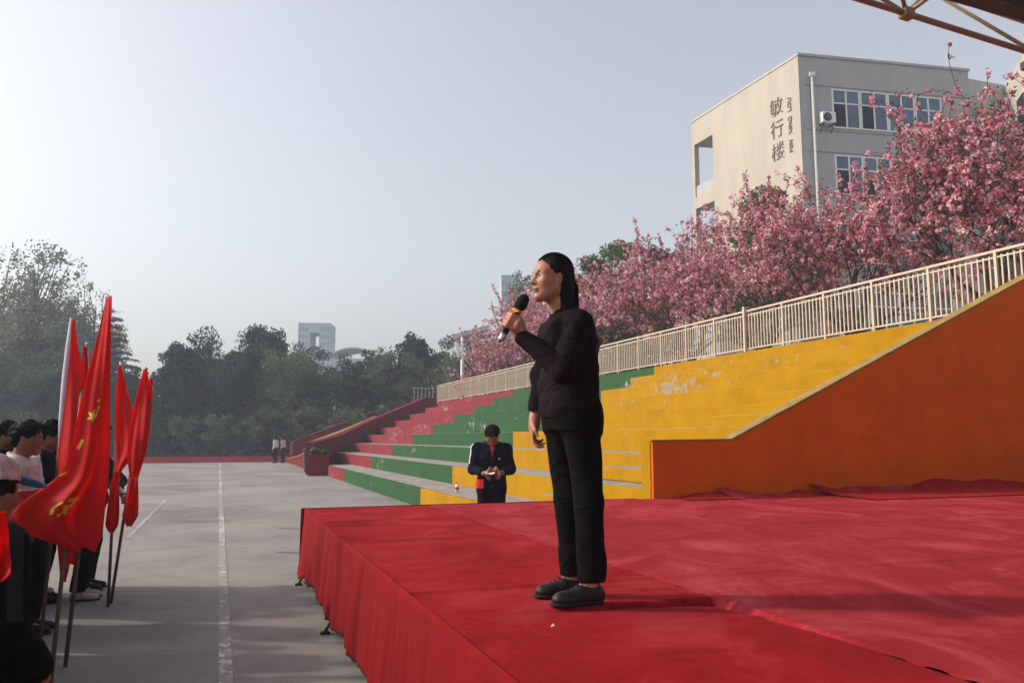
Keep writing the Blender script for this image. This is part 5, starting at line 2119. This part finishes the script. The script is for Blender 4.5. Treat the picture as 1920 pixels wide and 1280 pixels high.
woman, WH, WJ = person('woman in black sweatshirt and trousers talking into a microphone on the stage', wloc, HEAD_U, WS, JW,
                       dict(top=dict(mats=[M['knit']], hem=.895, ease=.020, belly=True, sleeve=(.060, .055, .041), fold=.010, rib=True, vox=.0055), bottom=dict(mat=M['trouser'], r=(.090, .070, .060), len=.93, fold=.010), shoe=M['shoe'], hair='long', skin=M['skin'], laces=True, shoe_len=1.09),
                       vox=.0048)
# the microphone
mic = empty('microphone', wloc, HEAD_U, 'black microphone with orange tape held up to the mouth of the woman', 'microphone')
L_ = np.linalg.norm(mic_t - mic_b)
at = lambda t: Vector(mic_b + mic_ax * L_ * t)
b = MB()
b.tube([at(.16), at(.60), at(.70)], [.0150, .0165, .0185], 16)
b.build('handle', M['mic_black'], mic, smooth=True)
b = MB()
b.tube([at(.64), at(.69), at(.76), at(.84), at(.91), at(.96), at(.99)], [.020, .026, .030, .030, .027, .019, .006], 18)
b.build('foam_head', M['mic_foam'], mic, smooth=True)
b = MB()
b.tube([at(.60), at(.615), at(.648), at(.66)], [.0215, .0245, .0245, .0215], 16)
tp = b.build('tape_band', M['tape'], mic, smooth=True)
b = MB()
e = at(.63)
b.box(e + Vector((.0, .028, -.004)), (.030, .022, .006), rz=.4)
b.build('tape_end', M['tape'], tp)
b = MB()
b.tube([at(.0), at(.03), at(.10), at(.158)], [.0125, .0150, .0155, .0152], 16)
b.build('end_cap', M['mic_silver'], mic, smooth=True)
b = MB()
b.tube([at(-.03), at(-.002)], [.006, .009], 10)
b.build('aerial', M['mic_black'], mic, smooth=True)

# ------------------------------------------------------------------ the student behind the stage
sp_ = at_y(922, 830, 10.35)
sloc = Vector((sp_.x, sp_.y, 0))


def pick_student(j):
    def f(C):
        mi = np.zeros(len(C), int)
        # white stripe down the outside of the right sleeve
        sh, el_ = j['sh'][1], j['el'][1]
        d = nrm(el_ - sh)
        t = (C - sh) @ d
        ax = C - sh - t[:, None] * d
        mi[(C[:, 1] < -.14) & (t > -.05) & (t < .20) & (np.abs(ax[:, 0] - .01) < .024) & (ax[:, 1] < .0)] = 1
        mi[(C[:, 2] < .955) & (C[:, 1] < -.105) & (C[:, 0] > -.10)] = 2       # red hip panel
        mi[(np.abs(C[:, 1]) < .006) & (C[:, 0] > .06)] = 3
        mi[(C[:, 2] > 1.22) & (np.abs(C[:, 1]) < .022 * (C[:, 2] - 1.22) / .12) & (C[:, 0] > .02)] = 2
        mi[((C[:, 1] - .085) ** 2 + (C[:, 2] - 1.205) ** 2 < .0135 ** 2) & (C[:, 0] > .03)] = 1
        return mi
    return f


phone_c = A(.30, -.005, 1.035)
JS = dict(head=A(.090, 0, 1.485), hyaw=-.12, hpitch=.80, hs=.98, neck=A(.005, 0, 1.375), girth=1.0, slope=.02,
          sh=[A(-.01, .185, 1.325), A(-.01, -.185, 1.325)], el=[A(.03, .230, 1.075), A(.03, -.230, 1.075)], wr=[A(.23, .10, 1.035), A(.24, -.095, 1.03)],
          hands=[('relax', A(.35, -1, .05), A(.5, .1, 1), A(.3, -.5, .3), 1.4), ('relax', A(.35, 1, .05), A(.5, -.1, 1), A(.3, .5, .3), 1.4)])
to_cam = math.atan2(-sloc.y, -sloc.x)
stud, SH_, SJ = person('student in a navy track jacket looking down at a paper behind the stage', sloc, to_cam + .06, 1.035, JS,
                       dict(top=dict(mats=[M['navy'], M['white_cloth'], M['red_cloth'], M['dark_metal']], hem=.845, ease=.034, sleeve=(.074, .066, .050), sleeve_len=.72, pick=pick_student, collar=True, fold=.006, vox=.0065),
                            bottom=dict(mat=M['black_cloth'], r=(.098, .08, .066)), shoe=M['grey_shoe'], hair='short', skin=M['skin_dark']), vox=.0075)
pap = empty('paper', sloc, to_cam + .06, 'folded white paper held in the hands of the student in navy', 'paper')
b = MB()
for s in (1, -1):
    n = Vector((.22, -.25 * s, 1)).normalized()
    x = Vector((1, 0, -.22)).normalized()
    y = n.cross(x).normalized()
    b.box(Vector((.345, -.045 + s * .032, 1.075)), (.075, .062, .003), axes=(x, y, n))
b.build('sheet', M['paper'], pap)

# ------------------------------------------------------------------ the column of students with flags on the left
EAST = math.atan2(UAX.y, UAX.x)


def loc_at(px, y):
    p = at_y(px, HORIZON, y)
    return Vector((p.x, p.y, 0))


def grip_at(P, loc, heading, S):
    """world point -> the person's own axes"""
    q = Vector((P.x - loc.x, P.y - loc.y, P.z))
    c, s = math.cos(-heading), math.sin(-heading)
    return A(c * q.x - s * q.y, s * q.x + c * q.y, q.z) / S


def pick_stripe(j):
    def f(C):
        mi = np.zeros(len(C), int)
        for i, sg in ((0, 1), (1, -1)):
            sh, el_ = j['sh'][i], j['el'][i]
            d = nrm(el_ - sh)
            t = (C - sh) @ d
            ax = C - sh - t[:, None] * d
            mi[(sg * C[:, 1] > .13) & (t > -.06) & (t < .26) & (np.abs(ax[:, 0]) < .026) & (sg * ax[:, 1] > 0)] = 1
        return mi
    return f


def pick_jersey(j):
    def f(C):
        mi = np.zeros(len(C), int)
        mi[C[:, 2] < 1.165] = 1
        mi[np.abs(C[:, 2] - 1.17) < .010] = 2
        mi[(C[:, 2] > 1.33)] = 2
        return mi
    return f


# flag poles first: (foot pixel, depth of the foot, top pixel, depth of the top)
def pole_pts(pxb, yb, pxt, pyt, yt):
    f = loc_at(pxb, yb)
    f.z = 0.0
    return f, at_y(pxt, pyt, yt)


def cloth(rows, depth, seed, root, name='cloth', nfold=2.3, amp=.5, m=None, thick=.004):
    """a hanging cloth: rows of (height px, left px, right px) at one distance, with deep soft folds"""
    rows = sorted(rows)
    ys = np.array([r_[0] for r_ in rows], float)
    ls = np.array([r_[1] for r_ in rows], float)
    rs = np.array([r_[2] for r_ in rows], float)
    n, k = 90, 60
    t = np.linspace(0, 1, n)
    yy = ys[0] + (ys[-1] - ys[0]) * t

    def smooth_interp(v):
        q = np.interp(yy, ys, v)
        ker = np.ones(7) / 7
        qp = np.pad(q, 3, mode='edge')
        return np.convolve(qp, ker, 'valid')
    L, Rr = smooth_interp(ls), smooth_interp(rs)
    s = np.linspace(0, 1, k)
    Pm = np.zeros((n, k, 3))
    r_ = np.random.RandomState(seed)
    ph = r_.uniform(0, 6.28, 5)
    for i in range(n):
        wpx = Rr[i] - L[i]
        wid = wpx / F_PX * depth
        px = L[i] + wpx * (s + .035 * np.sin(2 * math.pi * nfold * s + ph[1] + 2.0 * t[i]) * np.sin(math.pi * s))
        py = yy[i] + 5 * np.sin(3 * math.pi * s + ph[3]) * t[i] * min(1, wpx / 60)
        a = amp * wid
        ph_i = ph[0] + 2.4 * t[i]
        dd = depth + a * (.32 * np.sin(2 * math.pi * nfold * s + ph_i) + .16 * np.sin(2 * math.pi * nfold * 2.2 * s + ph[2] - 3 * t[i])) + .04 * np.sin(5 * t[i] + ph[4]) * s
        for q in range(k):
            Pm[i, q] = at_y(px[q], py[q], dd[q])
    Pm -= np.array(root.location)
    o = link(bpy.data.objects.new(name, grid_mesh(Pm, [m or M['flag_red']], name)), root)
    sol = o.modifiers.new('cloth', 'SOLIDIFY')
    sol.thickness = thick
    return o, Pm


def flag(label, foot, top, sleeve=None, r=.0145):
    root = empty('flag', foot, 0, label, 'flag', 'flags held by the students')
    b = MB()
    b.tube([(0, 0, 0), (top - foot) * .5, top - foot], [r, r * .92, r * .8], 10)
    b.build('pole', M['pole'], root, smooth=True)
    if sleeve:
        for (pts, rr) in sleeve:
            b = MB()
            b.tube([Vector(p) - foot for p in pts], rr, 10)
            b.build('pole_sleeve', M['flag_sleeve'], root, smooth=True)
    return root


def emblem(root, Pm, shapes, depth_push=.005):
    """flat printed marks laid on the cloth: polygons in (row, column) fractions of the cloth grid"""
    n, k = Pm.shape[:2]
    eye = np.array([0, 0, EYE]) - np.array(root.location)

    def at_(t, s):
        i, j_ = np.clip(t * (n - 1), 0, n - 1.001), np.clip(s * (k - 1), 0, k - 1.001)
        a, b_ = int(i), int(j_)
        fi, fj = i - a, j_ - b_
        p = Pm[a, b_] * (1 - fi) * (1 - fj) + Pm[a + 1, b_] * fi * (1 - fj) + Pm[a, b_ + 1] * (1 - fi) * fj + Pm[a + 1, b_ + 1] * fi * fj
        e = eye - p
        return p + e / np.linalg.norm(e) * depth_push
    for poly in shapes:
        cx, cy = np.mean([q[0] for q in poly]), np.mean([q[1] for q in poly])
        b = MB()
        vs = [at_(cx, cy)] + [at_(*q) for q in poly]
        b.add(vs, [(0, 1 + i, 1 + (i + 1) % len(poly)) for i in range(len(poly))])
        b.build('emblem', M['flag_yellow'], root)


def star(t, s, rt, rs_, n=5, inner=.42, rot=0):
    out = []
    for i in range(2 * n):
        a = math.pi * i / n + rot
        k = 1 if i % 2 == 0 else inner
        out.append((t - rt * k * math.cos(a), s + rs_ * k * math.sin(a)))
    return out


def stroke(t0, s0, t1, s1, wt, ws):
    dt, ds = t1 - t0, s1 - s0
    L = math.hypot(dt / wt, ds / ws)
    nt_, ns_ = -ds / ws / L * wt, dt / wt / L * ws
    nt_, ns_ = nt_ * .5, ns_ * .5
    return [(t0 + nt_, s0 + ns_), (t1 + nt_, s1 + ns_), (t1 - nt_, s1 - ns_), (t0 - nt_, s0 - ns_)]


f3, t3 = pole_pts(150, 5.5, 204, 556, 5.75)
big = flag('largest red flag with yellow marks, its cloth sweeping out to the left', f3, t3,
           [([at_y(205, 555, 5.745), at_y(203, 590, 5.74), at_y(199, 640, 5.73)], [.018, .024, .018])])
o, Pb = cloth([(556, 200, 208), (600, 190, 207), (650, 178, 207), (700, 165, 206), (750, 152, 206), (800, 142, 206), (850, 131, 206), (890, 116, 203), (915, 88, 201),
               (935, 50, 198), (960, 22, 196), (985, 16, 193), (1005, 32, 190), (1020, 88, 183), (1030, 140, 174)], 5.30, 4, big, nfold=1.15, amp=.22)
yrow = lambda y: (y - 556) / (1030 - 556)
emblem(big, Pb, [star(yrow(778), .42, .028, .17, rot=.4), star(yrow(752), .58, .011, .08), star(yrow(764), .62, .008, .06), stroke(yrow(822), .26, yrow(842), .18, .012, .07), stroke(yrow(785), .52, yrow(764), .60, .008, .05),
                 stroke(yrow(937), .50, yrow(937), .66, .014, .05), stroke(yrow(937), .66, yrow(950), .60, .013, .05), stroke(yrow(950), .62, yrow(952), .50, .012, .05), stroke(yrow(946), .50, yrow(966), .58, .013, .045),
                 stroke(yrow(953), .58, yrow(965), .46, .012, .045), stroke(yrow(948), .36, yrow(938), .43, .012, .04), stroke(yrow(948), .36, yrow(960), .38, .012, .04),
                 stroke(yrow(888), .12, yrow(895), .03, .010, .05)])
f1, t1 = pole_pts(103, 6.3, 134, 596, 6.35)
fl1 = flag('red flag with a long lilac white sleeve along its pole, left of the largest flag', f1, t1,
           [([at_y(134, 596, 6.33), at_y(131, 650, 6.32), at_y(125, 720, 6.31), at_y(118, 790, 6.30), at_y(112, 840, 6.30)], [.010, .032, .040, .032, .012])])
cloth([(600, 134, 139), (650, 132, 146), (700, 128, 158), (750, 122, 165), (800, 116, 166), (850, 108, 162), (880, 107, 142), (900, 113, 124)], 6.2, 7, fl1, nfold=1.0, amp=.22)
cloth([(1000, 104, 140), (1030, 108, 134), (1060, 111, 130), (1090, 113, 124)], 6.2, 9, fl1, name='cloth_end', nfold=1.4, amp=.3)
f2, t2 = pole_pts(125, 5.0, 163, 642, 6.5)
fl2 = flag('small red flag half hidden between the sleeved flag and the largest flag', f2, t2,
           [([at_y(163, 642, 6.49), at_y(162, 690, 6.48), at_y(158, 740, 6.46)], [.012, .020, .014])])
cloth([(650, 156, 163), (700, 151, 166), (750, 147, 168), (800, 146, 168), (850, 145, 165)], 6.3, 11, fl2, nfold=1.2, amp=.4)
cloth([(1015, 128, 152), (1040, 130, 148), (1058, 132, 146)], 6.3, 12, fl2, name='cloth_end', nfold=1.2, amp=.3)
f4, t4 = pole_pts(221, 7.4, 226, 678, 7.5)
fl4 = flag('red flag on the upright pole left of the two-tipped flag', f4, t4, [([at_y(226, 678, 7.48), at_y(229, 700, 7.47), at_y(233, 728, 7.46)], [.010, .016, .010])])
cloth([(684, 222, 228), (720, 219, 236), (760, 217, 246), (800, 216, 257), (835, 216, 262), (855, 216, 255), (870, 217, 236), (885, 214, 226)], 7.32, 13, fl4, nfold=1.1, amp=.26)
cloth([(885, 214, 226), (910, 207, 224), (960, 200, 224), (985, 197, 221), (997, 204, 213)], 7.32, 14, fl4, name='cloth_end', nfold=1.5, amp=.35)
f5, t5 = pole_pts(226, 7.55, 275, 690, 7.3)
fl5 = flag('red flag with two pale tips on the leaning pole, rightmost of the flags', f5, t5, [([at_y(284, 700, 7.28), at_y(281, 715, 7.28), at_y(276, 742, 7.29)], [.010, .018, .010]),
                                                                                            ([at_y(273, 688, 7.3), at_y(272, 700, 7.3)], [.010, .012])])
cloth([(692, 270, 276), (740, 256, 284), (800, 243, 281), (850, 238, 273), (880, 241, 264), (900, 244, 258)], 7.2, 15, fl5, nfold=1.2, amp=.24)
cloth([(705, 281, 286), (740, 274, 285), (780, 268, 283)], 7.26, 16, fl5, name='cloth_tip', nfold=1.0, amp=.4)
cloth([(895, 243, 259), (940, 235, 260), (968, 228, 258), (986, 238, 246)], 7.2, 17, fl5, name='cloth_end', nfold=1.7, amp=.35)
f6, t6 = pole_pts(-45, 2.15, -60, 700, 2.3)
fl6 = flag('red flag cloth hanging at the left edge below the cap', f6, t6)
cloth([(960, -42, 9), (1010, -40, 16), (1050, -38, 20), (1078, -36, 19), (1086, -30, 8)], 2.1, 18, fl6, nfold=1.6, amp=.3)

# the students
def stand_person(label, px, y, S, J, wear, heading=EAST, vox=.009):
    return person(label, loc_at(px, y), heading, S, J, wear, vox, 'students lined up on the left')


top_navy = dict(mats=[M['navy'], M['white_cloth']], hem=.84, ease=.034, sleeve=(.074, .066, .050), sleeve_len=.86, collar=True, pick=pick_stripe, fold=.006)
bot_black = dict(mat=M['black_cloth'], r=(.096, .078, .064))
# boy in profile with the striped top
l1 = loc_at(42, 5.65)
J1 = dict(hyaw=-.05, hpitch=.05, el=[A(.02, .215, 1.06), A(.02, -.215, 1.06)], wr=[A(.20, .17, .98), A(.20, -.17, .98)])
person('boy in profile in a pale and red striped jersey behind the cap', l1, EAST - .12, .985, J1,
       dict(top=dict(mats=[M['pink_cloth'], M['red_cloth'], M['white_cloth']], hem=.86, ease=.026, sleeve=(.070, .062, .050), sleeve_len=.9, pick=pick_jersey, collar=True),
            bottom=dict(mat=M['brown_cloth'], r=(.092, .072, .058)), shoe=M['sole'], hair='short', fringe=.012, skin=M['skin_dark']), .0075, 'students lined up on the left')
# student in navy with a striped sleeve, holding the sleeved flag
l2 = loc_at(86, 6.45)
g2 = grip_at(f1.lerp(t1, .455), l2, EAST, 1.0)
J2 = dict(hyaw=.15, hpitch=.05, el=[A(.03, .21, 1.06), A(.05, -.215, 1.08)], wr=[A(.12, .17, .86), g2 - nrm(g2 - A(.05, -.215, 1.08)) * .075],
          hands=[None, ('grip', g2, nrm(A(*(t1 - f1))), nrm(A(.05, -.215, 1.08) - g2), .015, 1)])
n2, _, _ = person('student in navy with a white sleeve stripe gripping the sleeved flag pole', l2, EAST, 1.0, J2,
                  dict(top=top_navy, bottom=bot_black, shoe=M['sole'], hair='short', skin=M['skin_dark']), .008, 'students lined up on the left')
l3 = loc_at(98, 7.6)
n3, _, _ = person('student with a ponytail standing behind the striped navy sleeve', l3, EAST, 1.0, dict(hyaw=.1),
                  dict(top=dict(top_navy, pick=None, mats=[M['black_cloth']]), bottom=bot_black, shoe=M['sole'], hair='tail', skin=M['skin_dark']), .009, 'students lined up on the left')
# the one behind the large flag with a watch, both arms out to the poles
l4 = loc_at(184, 8.25)
h4 = EAST - .10
g4a = grip_at(f4.lerp(t4, .455), l4, h4, 1.0)
g4b = grip_at(f5.lerp(t5, .44), l4, h4, 1.0)
eL, eR = A(.20, .16, 1.06), A(.22, -.22, 1.06)
J4 = dict(hyaw=.0, el=[eL, eR], wr=[g4a - nrm(g4a - eL) * .07, g4b - nrm(g4b - eR) * .07],
          hands=[('grip', g4a, nrm(A(*(t4 - f4))), nrm(eL - g4a), .015, -1), ('grip', g4b, nrm(A(*(t5 - f5))), nrm(eR - g4b), .015, 1)])
n4, _, J4d = person('student behind the largest flag with forearms stretched out to two flag poles', l4, h4, 1.0, J4,
                    dict(top=dict(top_navy, sleeve_len=.40, mats=[M['navy'], M['navy']]), bottom=bot_black, shoe=M['sole'], hair='short', skin=M['skin_dark']), .0085, 'students lined up on the left')
wr = J4['wr'][1]
wd = nrm(g4b - eR)
wt = empty('wristwatch', l4, h4, 'black wristwatch on the arm stretched out to the flag pole', 'watch')
b = MB()
pw = wr - wd * .035
b.tube([pw - wd * .014, pw + wd * .014], [.034, .033], 14)
b.build('strap', M['dark_metal'], wt, smooth=True)
b = MB()
up_ = nrm(A(0, 0, 1) - wd * wd[2])
b.tube([Vector(pw + up_ * .030), Vector(pw + up_ * .042)], .022, 14)
b.build('dial', M['dark_metal'], wt)
l5 = loc_at(176, 7.75)
n5, _, _ = person('student in black trousers and pale shoes under the largest flag', l5, EAST, .99, dict(hyaw=.1),
                  dict(top=dict(top_navy, pick=None, mats=[M['black_cloth']]), bottom=bot_black, shoe=M['grey_shoe'], hair='short', skin=M['skin_dark']), .009, 'students lined up on the left')
# the child in the cap right beside the camera
l6 = loc_at(-30, 2.55)
J6 = dict(head=A(.03, 0, 1.50), hpitch=.08, el=[A(-.05, .23, 1.07), A(-.03, -.235, 1.07)], wr=[A(.10, .19, .90), A(.12, -.19, .90)], girth=1.12)
S6 = .885
n6, H6, _ = person('child in a black jacket and a pink and blue cap at the left edge', l6, EAST + .75, S6, J6,
                   dict(top=dict(mats=[M['black_cloth'], M['charcoal']], hem=.80, ease=.045, sleeve=(.090, .078, .062), collar=True, fold=.008,
                                 pick=lambda j: (lambda C: np.maximum((C[:, 2] > 1.372).astype(int), pick_stripe(j)(C)))),
                        bottom=bot_black, shoe=M['sole'], hair='short', tufts=False, skin=M['skin_dark']), .0075, 'students lined up on the left')
cap = empty('cap', l6, EAST + .75, 'pink and white cap with a blue peak on the head at the left edge', 'cap')


def capobj(name, prims, m, h=.006, pick=None, parent=cap):
    return sdf_obj(name, prims, h, m, parent, S6, pick=pick)


hcap = J6['head']
Rc = roty(.08)
cc = lambda *p: hcap + Rc @ A(*p)
P_ = [ell(cc(-.012, 0, .050), A(.110, .094, .098), Rc, .01), ell(cc(-.012, 0, -.035), A(.2, .2, .095), Rc, .006, 'sub'), ell(cc(-.012, 0, .040), A(.101, .086, .092), Rc, .004, 'sub')]
capobj('crown', P_, [M['pink_cloth'], M['blue_cloth'], M['white_cloth']],
       pick=lambda C: np.where((C - hcap)[:, 0] < -.03, 1, np.where((C - hcap)[:, 0] < -.012, 2, 0)))
P_ = [ell(cc(.120, 0, .050), A(.085, .082, .010), Rc @ roty(.30), .01), ell(cc(-.012, 0, .045), A(.104, .089, .20), Rc, .004, 'sub')]
capobj('peak', P_, [M['blue_cloth']])

# more students standing in the same column and behind it (most unseen, added for the shade they cast on court and stage)
others = [(n2, -1.9, 6.3), (n3, -2.1, 7.3), (n5, -1.75, 8.4), (n3, -2.6, 8.9), (n2, -2.7, 7.9), (n5, -2.5, 5.6), (n3, -1.30, 3.9), (n5, -1.35, 3.0), (n2, -2.1, 4.3), (n5, -1.35, 2.0), (n3, -2.2, 5.0),
          (n5, -1.6, 9.0)]
for w_ in range(6):  # unseen fillers closing sunlit gaps in the crowd's shadow
    others.append(((n2, n5, n3)[w_ % 3], -1.55 + rnd.uniform(-.05, .05), 2.9 + .44 * w_))
for w_ in range(14):  # close-set column added so no light stripes cross the ground
    others.append(((n3, n5, n2)[w_ % 3], -1.86 + rnd.uniform(-.08, .08), 1.5 + .56 * w_))
for q in range(3):  # extra rows, mostly unseen, blocking low sky light from the left
    for w_ in range(9):
        others.append(((n2, n3, n5)[(q + w_) % 3], -3.3 - .75 * q + rnd.uniform(-.1, .1), 1.2 + .95 * w_ + rnd.uniform(-.1, .1)))
for k, (src, u, v) in enumerate(others):
    c = copy_tree(src)
    c.location = uv(u, v, 0)
    c.rotation_euler.z = EAST + rnd.uniform(-.2, .2)
    s = rnd.uniform(.95, 1.03)
    c.scale = (s, s, s)
    c['label'] = 'student in dark clothes filling out the left rows, added partly for shade'
# two people far off by the stair
for (px, y, m, lab) in ((517, 50.2, M['white_cloth'], 'distant person in a white top walking by the foot of the far stair'), (531, 50.6, M['pink_cloth'], 'distant person in a pinkish top beside the one in white')):
    person(lab, loc_at(px, y), EAST + 2.5, 1.0, {}, dict(top=dict(mats=[m], hem=.86, vox=.014), bottom=dict(mat=M['black_cloth']), shoe=M['sole'], hair='short', skin=M['skin_dark'], face=False), .014, 'people near the far stair')

# ------------------------------------------------------------------ the hazy morning air
hz = MB()
hz.box((0, 110, 17.5), (560, 330, 38))
m = bpy.data.materials.new('haze')
m.use_nodes = True
nt = m.node_tree
nt.nodes.remove(nt.nodes['Principled BSDF'])
pv = nt.nodes.new('ShaderNodeVolumePrincipled')
pv.inputs['Color'].default_value = (0.70, 0.82, 1.0, 1)
pv.inputs['Density'].default_value = HAZE
pv.inputs['Anisotropy'].default_value = 0.25
nt.links.new(pv.outputs[0], nt.nodes['Material Output'].inputs['Volume'])
o = hz.build('haze', m)
tag(o, 'thin bluish morning haze filling the air', None, None, 'stuff')
